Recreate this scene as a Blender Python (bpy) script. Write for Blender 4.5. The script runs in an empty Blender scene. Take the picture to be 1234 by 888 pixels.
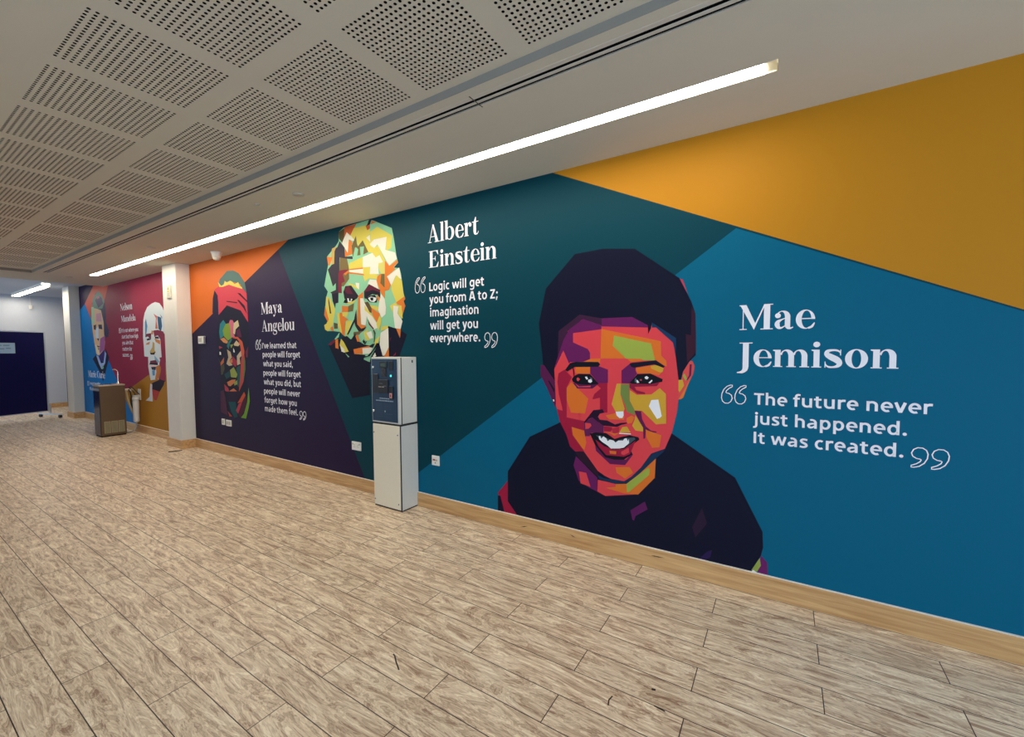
import bpy, math, random
from mathutils import Vector, Matrix
random.seed(7)
C = bpy.context.scene.collection
sc = bpy.context.scene
PI = math.pi

# ------------------------------------------------------------------ camera, daylight, exposure
F_PX, W_PX, H_PX, EYE = 514.265, 1234, 888, 1.5
_y, _p, _r = math.radians(-32.501), math.radians(-2.658), math.radians(0.3597)
_fw = Vector((math.sin(_y)*math.cos(_p), math.cos(_y)*math.cos(_p), math.sin(_p)))
_rt = Vector((math.cos(_y), -math.sin(_y), 0))
_dn = _fw.cross(_rt)
RT = math.cos(_r)*_rt + math.sin(_r)*_dn
DN = -math.sin(_r)*_rt + math.cos(_r)*_dn
cam_data = bpy.data.cameras.new('camera'); cam = bpy.data.objects.new('camera', cam_data); C.objects.link(cam)
cam_data.sensor_width = 36.0; cam_data.lens = F_PX/W_PX*36.0; cam_data.clip_start = 0.05; cam_data.clip_end = 100
m = Matrix.Identity(4)
for i in range(3):
    m[i][0], m[i][1], m[i][2] = RT[i], -DN[i], -_fw[i]
m[2][3] = EYE
cam.matrix_world = m
sc.camera = cam

world = bpy.data.worlds.new('daylight'); sc.world = world; world.use_nodes = True
bg = world.node_tree.nodes['Background']
bg.inputs['Color'].default_value = (0.58, 0.77, 1.0, 1); bg.inputs['Strength'].default_value = 3.0
LAMP = 28.0
LAMP_COLOR = (1.0, 0.885, 0.71, 1)
sc.view_settings.view_transform = 'Standard'; sc.view_settings.look = 'None'
sc.view_settings.gamma = 1.0; sc.view_settings.use_curve_mapping = False
sc.view_settings.exposure = 0.25
sc.cycles.max_bounces = 8; sc.cycles.diffuse_bounces = 5
sc.cycles.sample_clamp_indirect = 6.0
sc.cycles.use_denoising = True

D = 2.930            # wall plane with the mural
SK = 2.912           # face of the skirting
ZC = 2.82            # underside of the ceiling margin
def ray(px, py):
    d = _fw + RT*((px-W_PX/2)/F_PX) + DN*((py-H_PX/2)/F_PX)
    return d
def W(px, py, y=D):
    d = ray(px, py); t = y/d.y
    return (d.x*t, EYE + d.z*t)

# ------------------------------------------------------------------ materials
def lin(c):
    return c/12.92 if c <= 0.04045 else ((c+0.055)/1.055)**2.4
def hexc(h):
    h = h.lstrip('#'); return tuple(lin(int(h[i:i+2], 16)/255) for i in (0, 2, 4)) + (1,)
_mats = {}
def mat(name, col, rough=0.5, metal=0.0, spec=0.5, noise=0.0, nscale=30, bump=0.0, emit=None):
    if name in _mats: return _mats[name]
    M = bpy.data.materials.new(name); M.use_nodes = True
    nt = M.node_tree; b = nt.nodes['Principled BSDF']
    c = hexc(col) if isinstance(col, str) else col
    b.inputs['Base Color'].default_value = c
    b.inputs['Roughness'].default_value = rough; b.inputs['Metallic'].default_value = metal
    b.inputs['Specular IOR Level'].default_value = spec
    if noise or bump:
        tc = nt.nodes.new('ShaderNodeTexCoord'); n = nt.nodes.new('ShaderNodeTexNoise')
        n.inputs['Scale'].default_value = nscale; n.inputs['Detail'].default_value = 5
        nt.links.new(tc.outputs['Object'], n.inputs['Vector'])
        if noise:
            mx = nt.nodes.new('ShaderNodeMix'); mx.data_type = 'RGBA'
            mx.inputs['A'].default_value = tuple(v*(1-noise) for v in c[:3]) + (1,)
            mx.inputs['B'].default_value = tuple(min(1, v*(1+noise)) for v in c[:3]) + (1,)
            nt.links.new(n.outputs['Fac'], mx.inputs['Factor']); nt.links.new(mx.outputs['Result'], b.inputs['Base Color'])
        if bump:
            bp = nt.nodes.new('ShaderNodeBump'); bp.inputs['Strength'].default_value = bump; bp.inputs['Distance'].default_value = 0.004
            nt.links.new(n.outputs['Fac'], bp.inputs['Height']); nt.links.new(bp.outputs['Normal'], b.inputs['Normal'])
    if emit:
        b.inputs['Emission Color'].default_value = emit[0]; b.inputs['Emission Strength'].default_value = emit[1]
    _mats[name] = M
    return M
def ink(h):          # flat colours of the printed mural
    return mat('mural_print_' + h.lstrip('#'), h, 0.52, 0, 0.10)

CEIL = mat('ceiling_paint', '#cbc4b3', 0.85, 0, 0.2, 0.03, 3)
FARCEIL = mat('far_ceiling_paint', '#bfc9d8', 0.85, 0, 0.2)
FARWALL = mat('far_wall_paint', '#c2c8d2', 0.8, 0, 0.2, 0.04, 20)
COLUMN = mat('column_paint', '#dedad0', 0.7, 0, 0.3, 0.04, 12, 0.3)
BLACK = mat('black_void', '#0b0a0a', 0.9, 0, 0.1)
WHITEP = mat('white_plastic', '#eae8e0', 0.4)
GREYP = mat('grey_plastic', '#8c8a86', 0.45)
LETTER = mat('white_lettering', '#e9e8ee', 0.5, 0, 0.35)
BLK = mat('black_plastic', '#131418', 0.4)

def wood_material():
    M = bpy.data.materials.new('oak_skirting'); M.use_nodes = True; nt = M.node_tree; b = nt.nodes['Principled BSDF']
    tc = nt.nodes.new('ShaderNodeTexCoord'); mp = nt.nodes.new('ShaderNodeMapping')
    mp.inputs['Scale'].default_value = (1.2, 14, 22)
    n = nt.nodes.new('ShaderNodeTexNoise'); n.inputs['Scale'].default_value = 2.2; n.inputs['Detail'].default_value = 6; n.inputs['Distortion'].default_value = 0.6
    cr = nt.nodes.new('ShaderNodeValToRGB')
    cr.color_ramp.elements[0].position = 0.28; cr.color_ramp.elements[0].color = hexc('#b58450')
    cr.color_ramp.elements[1].position = 0.72; cr.color_ramp.elements[1].color = hexc('#deb47c')
    nt.links.new(tc.outputs['Object'], mp.inputs['Vector']); nt.links.new(mp.outputs['Vector'], n.inputs['Vector'])
    nt.links.new(n.outputs['Fac'], cr.inputs['Fac']); nt.links.new(cr.outputs['Color'], b.inputs['Base Color'])
    b.inputs['Roughness'].default_value = 0.42
    return M
WOOD = wood_material()

def floor_material():
    M = bpy.data.materials.new('wood_plank_floor'); M.use_nodes = True; nt = M.node_tree; b = nt.nodes['Principled BSDF']
    N = nt.nodes.new; L = nt.links.new
    tc = N('ShaderNodeTexCoord'); mp = N('ShaderNodeMapping')
    mp.inputs['Location'].default_value = (2.243, -0.47, 0)
    L(tc.outputs['Object'], mp.inputs['Vector'])
    br = N('ShaderNodeTexBrick'); br.offset = 0.5; br.offset_frequency = 2; br.squash = 1
    br.inputs['Scale'].default_value = 1.0; br.inputs['Brick Width'].default_value = 0.965; br.inputs['Row Height'].default_value = 0.1625
    br.inputs['Mortar Size'].default_value = 0.0021; br.inputs['Mortar Smooth'].default_value = 0.1
    br.inputs['Color1'].default_value = (0, 0, 0, 1); br.inputs['Color2'].default_value = (1, 1, 1, 1); br.inputs['Mortar'].default_value = (0, 0, 0, 1)
    L(mp.outputs['Vector'], br.inputs['Vector'])
    sep = N('ShaderNodeMath'); sep.operation = 'MULTIPLY'; sep.inputs[1].default_value = 37.0
    L(br.outputs['Color'], sep.inputs[0])
    comb = N('ShaderNodeCombineXYZ'); L(sep.outputs[0], comb.inputs['X']); L(sep.outputs[0], comb.inputs['Z'])
    add = N('ShaderNodeVectorMath'); add.operation = 'ADD'; L(mp.outputs['Vector'], add.inputs[0]); L(comb.outputs[0], add.inputs[1])
    m2 = N('ShaderNodeMapping'); m2.inputs['Scale'].default_value = (1.7, 8.0, 1); L(add.outputs[0], m2.inputs['Vector'])
    n1 = N('ShaderNodeTexNoise'); n1.inputs['Scale'].default_value = 1.5; n1.inputs['Detail'].default_value = 5; n1.inputs['Roughness'].default_value = 0.6; n1.inputs['Distortion'].default_value = 3.2
    L(m2.outputs[0], n1.inputs['Vector'])
    m3 = N('ShaderNodeMapping'); m3.inputs['Scale'].default_value = (2.2, 26.0, 1); L(add.outputs[0], m3.inputs['Vector'])
    n2 = N('ShaderNodeTexNoise'); n2.inputs['Scale'].default_value = 2.0; n2.inputs['Detail'].default_value = 8; n2.inputs['Roughness'].default_value = 0.7; n2.inputs['Distortion'].default_value = 1.2
    L(m3.outputs[0], n2.inputs['Vector'])
    mixf = N('ShaderNodeMath'); mixf.operation = 'MULTIPLY_ADD'; mixf.inputs[1].default_value = 0.45
    L(n2.outputs['Fac'], mixf.inputs[0])
    half = N('ShaderNodeMath'); half.operation = 'MULTIPLY'; half.inputs[1].default_value = 0.55; L(n1.outputs['Fac'], half.inputs[0]); L(half.outputs[0], mixf.inputs[2])
    fq = N('ShaderNodeMath'); fq.operation = 'MULTIPLY'; fq.inputs[1].default_value = 52.0; L(n1.outputs['Fac'], fq.inputs[0])
    sn = N('ShaderNodeMath'); sn.operation = 'SINE'; L(fq.outputs[0], sn.inputs[0])
    fig = N('ShaderNodeMath'); fig.operation = 'MULTIPLY_ADD'; fig.inputs[1].default_value = 0.045; L(sn.outputs[0], fig.inputs[0]); L(mixf.outputs[0], fig.inputs[2])
    cr = N('ShaderNodeValToRGB'); e = cr.color_ramp.elements
    e[0].position = 0.36; e[0].color = hexc('#9c7a63')
    e[1].position = 0.63; e[1].color = hexc('#fff0d6')
    q = cr.color_ramp.elements.new(0.5); q.color = hexc('#dcc5a8')
    L(fig.outputs[0], cr.inputs['Fac'])
    # plank to plank tone
    tone = N('ShaderNodeMath'); tone.operation = 'MULTIPLY_ADD'; tone.inputs[1].default_value = 0.10; tone.inputs[2].default_value = 0.94
    L(br.outputs['Color'], tone.inputs[0])
    tm = N('ShaderNodeMix'); tm.data_type = 'RGBA'; tm.blend_type = 'MULTIPLY'; tm.inputs['Factor'].default_value = 1
    L(cr.outputs['Color'], tm.inputs['A']); L(tone.outputs[0], tm.inputs['B'])
    jm = N('ShaderNodeMix'); jm.data_type = 'RGBA'; L(br.outputs['Fac'], jm.inputs['Factor']); L(tm.outputs['Result'], jm.inputs['A']); jm.inputs['B'].default_value = hexc('#2c2019')
    # small dark nicks
    vo = N('ShaderNodeTexVoronoi'); vo.feature = 'F1'; vo.inputs['Scale'].default_value = 1.7; L(tc.outputs['Object'], vo.inputs['Vector'])
    lt = N('ShaderNodeMath'); lt.operation = 'LESS_THAN'; lt.inputs[1].default_value = 0.012; L(vo.outputs['Distance'], lt.inputs[0])
    nk = N('ShaderNodeMix'); nk.data_type = 'RGBA'; L(lt.outputs[0], nk.inputs['Factor']); L(jm.outputs['Result'], nk.inputs['A']); nk.inputs['B'].default_value = hexc('#2a201a')
    L(nk.outputs['Result'], b.inputs['Base Color'])
    b.inputs['Roughness'].default_value = 0.42; b.inputs['Specular IOR Level'].default_value = 0.4
    bp = N('ShaderNodeBump'); bp.inputs['Strength'].default_value = 0.12; bp.inputs['Distance'].default_value = 0.002
    L(mixf.outputs[0], bp.inputs['Height']); L(bp.outputs['Normal'], b.inputs['Normal'])
    return M
FLOOR = floor_material()

# ------------------------------------------------------------------ mesh helpers
class MB:
    def __init__(s): s.v = []; s.f = []; s.mi = []; s.mats = []; s.smooth = []
    def _m(s, m):
        if m not in s.mats: s.mats.append(m)
        return s.mats.index(m)
    def face(s, pts, m, smooth=False):
        n = len(s.v); s.v += [tuple(p) for p in pts]; s.f.append(tuple(range(n, n+len(pts)))); s.mi.append(s._m(m)); s.smooth.append(smooth)
    def mesh(s, vs, fs, m, smooth=False):
        n = len(s.v); s.v += [tuple(p) for p in vs]; k = s._m(m)
        for f in fs: s.f.append(tuple(n+i for i in f)); s.mi.append(k); s.smooth.append(smooth)
    def box(s, x0, x1, y0, y1, z0, z1, m, bev=0.0):
        if bev <= 0:
            vs = [(x, y, z) for x in (x0, x1) for y in (y0, y1) for z in (z0, z1)]
            s.mesh(vs, [(0,1,3,2), (4,6,7,5), (0,4,5,1), (2,3,7,6), (0,2,6,4), (1,5,7,3)], m)
        else:   # chamfered box: 24 corners
            b = bev; vs = []; idx = {}
            for i, x in enumerate((x0, x1)):
                for j, y in enumerate((y0, y1)):
                    for k, z in enumerate((z0, z1)):
                        sx, sy, sz = (1-2*i)*b, (1-2*j)*b, (1-2*k)*b
                        for a, p in enumerate(((x, y+sy, z+sz), (x+sx, y, z+sz), (x+sx, y+sy, z))):
                            idx[i,j,k,a] = len(vs); vs.append(p)
            fs = []
            for i in (0, 1): fs.append([idx[i,j,k,0] for j, k in ((0,0),(1,0),(1,1),(0,1))])
            for j in (0, 1): fs.append([idx[i,j,k,1] for i, k in ((0,0),(1,0),(1,1),(0,1))])
            for k in (0, 1): fs.append([idx[i,j,k,2] for i, j in ((0,0),(1,0),(1,1),(0,1))])
            for i in (0, 1):
                for j in (0, 1): fs.append([idx[i,j,0,0], idx[i,j,0,1], idx[i,j,1,1], idx[i,j,1,0]])
                for k in (0, 1): fs.append([idx[i,0,k,0], idx[i,0,k,2], idx[i,1,k,2], idx[i,1,k,0]])
            for j in (0, 1):
                for k in (0, 1): fs.append([idx[0,j,k,1], idx[0,j,k,2], idx[1,j,k,2], idx[1,j,k,1]])
            for i in (0, 1):
                for j in (0, 1):
                    for k in (0, 1): fs.append([idx[i,j,k,0], idx[i,j,k,1], idx[i,j,k,2]])
            s.mesh(vs, fs, m)
    def lathe(s, c, axis, prof, m, n=20):
        ax = Vector(axis).normalized(); u = ax.orthogonal().normalized(); w = ax.cross(u); c = Vector(c)
        vs = []; fs = []
        for r, h in prof:
            for i in range(n):
                a = 2*PI*i/n; vs.append(c + ax*h + (u*math.cos(a)+w*math.sin(a))*r)
        for k in range(len(prof)-1):
            for i in range(n):
                j = (i+1) % n; fs.append((k*n+i, k*n+j, (k+1)*n+j, (k+1)*n+i))
        fs.append(tuple(range(n))[::-1]); fs.append(tuple(range((len(prof)-1)*n, len(prof)*n)))
        s.mesh(vs, fs, m, True)
    def tube(s, pts, r, m, n=10, sub=4):
        P = [Vector(p) for p in pts]; Q = []
        for i in range(len(P)-1):
            p0 = P[max(i-1, 0)]; p1 = P[i]; p2 = P[i+1]; p3 = P[min(i+2, len(P)-1)]
            for k in range(sub):
                t = k/sub
                Q.append(0.5*((2*p1) + (p2-p0)*t + (2*p0-5*p1+4*p2-p3)*t*t + (3*p1-p0-3*p2+p3)*t**3))
        Q.append(P[-1]); vs = []; fs = []
        u = None
        for i, q in enumerate(Q):
            d = (Q[min(i+1, len(Q)-1)] - Q[max(i-1, 0)]).normalized()
            u = d.orthogonal().normalized() if u is None else (u - d*u.dot(d)).normalized()
            w = d.cross(u)
            for k in range(n):
                a = 2*PI*k/n; vs.append(q + (u*math.cos(a)+w*math.sin(a))*r)
        for i in range(len(Q)-1):
            for k in range(n):
                j = (k+1) % n; fs.append((i*n+k, i*n+j, (i+1)*n+j, (i+1)*n+k))
        fs.append(tuple(range(n))[::-1]); fs.append(tuple(range((len(Q)-1)*n, len(Q)*n)))
        s.mesh(vs, fs, m, True)
    def build(s, name, parent=None, origin=None):
        me = bpy.data.meshes.new(name)
        o_ = Vector(origin) if origin else Vector((0, 0, 0))
        base = Vector(parent.location) if parent is not None and parent.type == 'EMPTY' else Vector((0, 0, 0))
        if origin: base = o_
        me.from_pydata([tuple(Vector(v)-base) for v in s.v], [], s.f)
        for mm in s.mats: me.materials.append(mm)
        me.polygons.foreach_set('material_index', s.mi); me.polygons.foreach_set('use_smooth', s.smooth)
        me.update()
        o = bpy.data.objects.new(name, me); C.objects.link(o)
        if origin: o.location = o_
        if parent is not None: o.parent = parent
        return o
def tag(o, label, cat, group=None):
    o['label'] = label; o['category'] = cat
    if group: o['group'] = group
    return o
def thing(name, loc, label, cat, group=None):
    o = bpy.data.objects.new(name, None); C.objects.link(o); o.location = loc; o.empty_display_size = 0.1
    return tag(o, label, cat, group)
def struct(name, mb, parent=None):
    o = mb.build(name, parent)
    o['kind'] = 'structure'
    return o
def sub(mb, name, parent):      # a part of a part: its parent has no offset of its own but inherits the thing's base
    root = parent
    while root.parent is not None: root = root.parent
    me_base = Vector(root.location)
    o = mb.build(name, None)
    o.data.transform(Matrix.Translation(-me_base)); o.parent = parent
    return o

# ------------------------------------------------------------------ the room
X0, X1, YL = -16.5, 3.2, -3.6
f = MB(); f.box(X0-0.2, X1, YL-0.2, 3.4, -0.12, 0, FLOOR); 
SCUFF = mat('black_scuff', '#241c18', 0.6)
def scuff(mb, pts, w_):
    for (x0, y0), (x1, y1) in zip(pts, pts[1:]):
        d = math.hypot(x1-x0, y1-y0); nx, ny = -(y1-y0)/d*w_/2, (x1-x0)/d*w_/2
        mb.face([(x0+nx, y0+ny, 0.0004), (x0-nx, y0-ny, 0.0004), (x1-nx, y1-ny, 0.0004), (x1+nx, y1+ny, 0.0004)], SCUFF)
scuff(f, [(-1.596, 1.399), (-1.580, 1.394), (-1.545, 1.370), (-1.492, 1.340)], 0.007)
scuff(f, [(-0.595, 1.724), (-0.601, 1.696), (-0.594, 1.668)], 0.006)
scuff(f, [(-0.462, 1.852), (-0.446, 1.856)], 0.012); scuff(f, [(-0.430, 1.768), (-0.385, 1.763)], 0.006)
struct('floor', f)

# mural wall: the colour fields of the print are faces of the wall itself
TEAL, BLUE, GOLD, ORANGE, VIOLET = ink('#013a47'), ink('#005d7c'), ink('#b87d1c'), ink('#cc661f'), ink('#25193a')
CRIM, GOLD2, AZURE, CORAL = ink('#8e2540'), ink('#a8741f'), ink('#0a6fae'), ink('#c9523f')
wl = MB()
wl.box(-13.90, X1, D, D+0.15, 0, 3.3, TEAL); wl.box(X0, -13.92, 3.27, 3.42, 0, 3.3, VIOLET); wl.box(-14.07, -13.90, D+0.02, 3.27, 0, 3.3, FARWALL)
def field(level, m, pts):
    wl.face([(x, D-0.0004*level, z) for x, z in pts], m)
top = 2.86
def px(*pts): return [W(*p) for p in pts]
def extend(a, b, z):            # where the line through wall points a, b reaches height z
    t = (z-a[1])/(b[1]-a[1]); return (a[0]+(b[0]-a[0])*t, z)
g0, g1 = W(665, 208), W(1234, 373); gs = (g1[1]-g0[1])/(g1[0]-g0[0])
gl = extend(g0, g1, top); gr = (X1, g1[1]+gs*(X1-g1[0]))
b0, b1 = W(887, 275), W(505, 569); bl = extend(b0, b1, 0.0)
field(1, BLUE, [bl, (X1, 0.0), gr, b0])
field(2, GOLD, [gl, gr, (X1, top)])
o0, o1 = W(334.9, 301.0), W(228, 405.7); p1 = W(438.6, 573.5)
ot = extend(o0, o1, top); vb = extend(o0, p1, 0.0); ob = extend(o0, o1, 1.5)
XC0, XC1, YC = -8.22, -7.735, 2.742
field(1, VIOLET, [o0, vb, (XC0, 0), (XC0, 1.2), ob])
field(1, ORANGE, [ot, o0, ob, (XC0, 1.5), (XC0, top)])
# far bay
field(1, CRIM, [(-13.9, 0), (XC0, 0), (XC0, 3.3), (-13.9, 3.3)])
k0, k1 = W(160.8, 465), W(179.7, 451.3); ks = (k1[1]-k0[1])/(k1[0]-k0[0])
q0, q1 = W(131.5, 438.4), W(141.7, 460.4); qs = (q1[1]-q0[1])/(q1[0]-q0[0])
xi = (k0[1]-q0[1]+qs*q0[0]-ks*k0[0])/(qs-ks); zi = q0[1]+qs*(xi-q0[0])
field(2, GOLD2, [(xi, zi), extend(q0, q1, 0), (XC0, 0), (XC0, k0[1]+ks*(XC0-k0[0]))])
ap = W(102.3, 366); al = W(97, 373); sl = (ap[1]-al[1])/(ap[0]-al[0])
XF = -13.9
field(2, AZURE, [(XF, 0), extend(q0, q1, 0), (xi, zi), ap, (XF, max(0.4, ap[1]-sl*(ap[0]-XF)))])
field(3, VIOLET, [ap, (XF, max(0.4, ap[1]-sl*(ap[0]-XF))), (XF, 3.3), (extend(ap, W(112, 345), 3.3))])
field(3, CORAL, [ap, extend(ap, W(112, 345), 3.3), W(131, 341), W(118, 395), W(112, 390)])
struct('wall_right', wl)
w = MB(); w.box(X0-0.2, X0, YL, 3.4, 0, 3.3, FARWALL); struct('wall_far', w)

w = MB(); LW = mat('left_wall_paint', '#8f8a82', 0.8, 0, 0.2)
w.box(-11.9, X1+0.2, YL-0.2, YL, 2.45, 3.3, LW)          # unseen wall; head, solid run and piers shaped to steer the daylight
w.box(-11.9, -3.2, YL-0.2, YL, 0, 2.45, LW)
for xw in (-1.6, 0.2, 2.0): w.box(xw, xw+0.25, YL-0.2, YL, 0, 2.45, LW)
struct('wall_left', w)
w = MB(); w.box(X1, X1+0.2, YL-0.2, D+0.15, 2.45, 3.3, LW)  # unseen end wall, openings shaped to let daylight in
for yw in (-3.0, -1.2, 0.6, 2.4): w.box(X1, X1+0.2, yw, yw+0.25, 0, 2.45, LW); struct('wall_back', w)

# skirting
def skirt_profile(mb, x0, x1, y_face, y_wall, h=0.13):
    vs = []
    for x in (x0, x1):
        vs += [(x, y_face, 0), (x, y_face, h-0.006), (x, y_face+0.006, h), (x, y_wall, h), (x, y_wall, 0)]
    mb.mesh(vs, [(0,1,2,3,4), (9,8,7,6,5), (0,5,6,1), (1,6,7,2), (2,7,8,3), (3,8,9,4), (4,9,5,0)], WOOD)
TOP_LINE = mat('white_top_line', '#efe9dc', 0.5)  # pale strip along the top edge of the skirting
XB0, XB1, YB = -13.87, -13.40, 2.755      # far column
s = MB(); skirt_profile(s, XC1, X1, SK, D); s.box(XC1, X1, SK+0.004, D, 0.1301, 0.1335, TOP_LINE); 
for x0, z0, x1, z1 in ((-1.783, .050, -1.713, .070), (-1.343, .088, -1.297, .076), (-0.735, .084, -0.648, .089), (-0.74, .083, -0.69, .088)):
    s.face([(x0, SK-0.0004, z0), ((x0+x1)/2, SK-0.0004, (z0+z1)/2-0.004), (x1, SK-0.0004, z1), ((x0+x1)/2, SK-0.0004, (z0+z1)/2+0.003)], SCUFF)
struct('baseboard_right', s)
s = MB(); skirt_profile(s, XB1, XC0, SK, D); s.box(XB1, XC0, SK+0.004, D, 0.1301, 0.1335, TOP_LINE); struct('baseboard_left', s)
s = MB(); s.box(X0, X0+0.02, YL, 3.27, 0, 0.12, WOOD); struct('baseboard_far', s)

def column(name, x0, x1, y0, ztop):
    c = MB(); c.box(x0, x1, y0, D, 0.0, ztop, COLUMN, 0.006); o = struct(name, c)
    k = MB(); t = 0.02
    k.box(x0-t, x1+t, y0-t, y0, 0, 0.13, WOOD, 0.004); k.box(x1, x1+t, y0, SK, 0, 0.13, WOOD, 0.004); k.box(x0-t, x0, y0, SK, 0, 0.13, WOOD, 0.004)
    q = sub(k, 'column_skirting', o); q['kind'] = 'structure'
column('wall_column', XC0, XC1, YC, ZC)
column('wall_column_far', XB0, XB1, YB, 2.95)

# ceiling: lowered margin along the wall, perforated coffer, higher far ceiling
XE = -11.75; YCF = 1.77; XCF = -10.65; ZH = 2.862; ZF = 2.95
LX0, LX1, LY0, LY1 = -10.20, -0.05, 2.362, 2.464
SY0, SY1 = 1.832, 1.926; SX0 = -10.45
ce = MB(); T = 0.25
ce.box(XE, X1, YCF, SY0, ZC, ZC+T, CEIL)
ce.box(XE, SX0, SY0, SY1, ZC, ZC+T, CEIL)
ce.box(XE, X1, SY1, LY0, ZC, ZC+T, CEIL)
ce.box(XE, LX0, LY0, LY1, ZC, ZC+T, CEIL); ce.box(LX1, X1, LY0, LY1, ZC, ZC+T, CEIL)
ce.box(XE, X1, LY1, D+0.1, ZC, ZC+T, CEIL)
ce.box(XE, XCF, YL, YCF, ZC, ZC+T, CEIL)
ce.box(XCF, X1, YL, YCF, ZH+0.10, ZH+0.25, CEIL)
P = 0.62; PXs = 0.624; xm0 = -2.297
ceil_o = struct('ceiling', ce)
tr = MB(); RISER_SHADE = mat('riser_shade_grey', '#8a8780', 0.7); tr.box(XCF, X1, YCF-0.002, YCF-0.0002, ZC, ZH, RISER_SHADE); tr.box(XCF+0.0002, XCF+0.002, YL, YCF-0.002, ZC, ZH, RISER_SHADE); struct('riser_shade_1', tr)  # grey strip darkens the coffer riser, its shade put into the colour
c2 = MB(); c2.box(X0-0.2, XE, YL, 3.4, ZF, ZF+0.12, FARCEIL); struct('ceiling_far', c2)

def panel_mesh(nx=20, ny=20, field_x=0.497, field_y=0.501, r=0.0073, n=6):
    """one plasterboard module, X 0..PXs, Y 0..P, underside at z=0, real round holes with dark void behind"""
    mb = MB(); pxx, pyy = field_x/(nx-1), field_y/(ny-1); ox, oy = (PXs-field_x)/2, (P-field_y)/2
    k = mb._m(CEIL); kb = mb._m(BLACK)
    def quad(x0, x1, y0, y1):
        mb.face([(x0, y0, 0), (x0, y1, 0), (x1, y1, 0), (x1, y0, 0)], CEIL)
    ex0, ex1 = ox-pxx/2, ox+field_x+pxx/2; ey0, ey1 = oy-pyy/2, oy+field_y+pyy/2
    quad(0, PXs, 0, ey0); quad(0, PXs, ey1, P); quad(0, ex0, ey0, ey1); quad(ex1, PXs, ey0, ey1)
    for i in range(nx):
        for j in range(ny):
            cx, cy = ox+i*pxx, oy+j*pyy; b = len(mb.v)
            corners = [(cx+pxx/2, cy+pyy/2), (cx-pxx/2, cy+pyy/2), (cx-pxx/2, cy-pyy/2), (cx+pxx/2, cy-pyy/2)]
            ring = [(cx+r*math.cos(2*PI*(a+0.5)/8), cy+r*math.sin(2*PI*(a+0.5)/8)) for a in range(8)]
            mb.v += [(x, y, 0) for x, y in corners] + [(x, y, 0) for x, y in ring] + [(x, y, 0.012) for x, y in ring]
            # corner q owns ring points 2q, 2q+1
            for q in range(4):
                a, c = 2*q, 2*q+1; nq = (q+1) % 4; d = (2*nq) % 8
                mb.f.append((b+q, b+4+a, b+4+c)); mb.mi.append(k); mb.smooth.append(False)
                mb.f.append((b+q, b+4+c, b+4+d, b+nq)); mb.mi.append(k); mb.smooth.append(False)
            for a in range(8):
                d = (a+1) % 8; mb.f.append((b+4+a, b+4+d, b+12+d, b+12+a)); mb.mi.append(kb); mb.smooth.append(False)  # hole sides coloured black to imitate the shade inside
    mb.face([(0, 0, 0.012), (PXs, 0, 0.012), (PXs, P, 0.012), (0, P, 0.012)], BLACK)
    return mb
proto = panel_mesh().build('perforated_panel', ceil_o)
proto['kind'] = 'structure'
first = True
strip = MB()
NXK = range(-13, 6)
for jy in range(0, 5):
    y0 = YCF-0.003 - P*(jy+1)
    for kx in NXK:
        x0 = xm0 + PXs*kx
        # a module outside the picture is plain board
        if jy >= 3 and kx > -6 or jy >= 2 and kx > -3 or jy >= 1 and kx > 1 or kx > 3:
            strip.box(x0, x0+PXs, y0, y0+P, ZH, ZH+0.01, CEIL); continue
        if first: o = proto; first = False
        else: o = proto.copy(); C.objects.link(o); o.parent = ceil_o
        o.location = (x0, y0, ZH)
xa = xm0 + PXs*NXK[0]
strip.box(XCF, xa, YL, YCF, ZH, ZH+0.01, CEIL); strip.box(xa, X1, YL, YCF-0.003-P*5, ZH, ZH+0.01, CEIL)
strip.box(xm0+PXs*(NXK[-1]+1), X1, YL, YCF, ZH, ZH+0.01, CEIL)
strip.box(xa, X1, YCF-0.003, YCF, ZH, ZH+0.01, CEIL)
so = strip.build('plain_board', ceil_o); so['kind'] = 'structure'

# ------------------------------------------------------------------ the long lamp and the far lamp
def strip_lamp(x0, x1, y0, y1, z, label, endcap=0.05):
    t = thing('strip_light', ((x0+x1)/2, (y0+y1)/2, z), label, 'light')
    EM = mat('lamp_diffuser_glow', '#ffffff', 0.4, emit=(LAMP_COLOR, LAMP))
    d = MB(); d.box(x0, x1-endcap, y0+0.004, y1-0.004, z+0.002, z+0.03, EM); d.build('diffuser', t)
    fr = MB(); WM = mat('lamp_frame_white', '#e6e3da', 0.4)
    fr.box(x0, x1, y0, y0+0.004, z-0.001, z+0.05, WM); fr.box(x0, x1, y1-0.004, y1, z-0.001, z+0.05, WM)
    fr.box(x0-0.004, x0, y0, y1, z-0.001, z+0.05, WM); fr.box(x0, x1, y0, y1, z+0.05, z+0.06, WM)
    fr.build('housing', t)
    e = MB(); PC = mat('pale_end_cap', '#f4efcf', 0.35)
    e.box(x1-endcap, x1, y0+0.004, y1-0.004, z+0.006, z+0.03, PC); e.box(x1-0.004, x1, y0+0.004, y1-0.004, z-0.001, z+0.006, PC); e.build('end_cap', t)
strip_lamp(LX0+0.006, LX1-0.002, LY0+0.001, LY1-0.001, ZC, 'long white recessed strip light running along the ceiling margin above the mural')
strip_lamp(-16.25, -13.25, 2.33, 2.46, ZF-0.06, 'short strip light on the far ceiling above the navy display board', 0.02)

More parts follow.
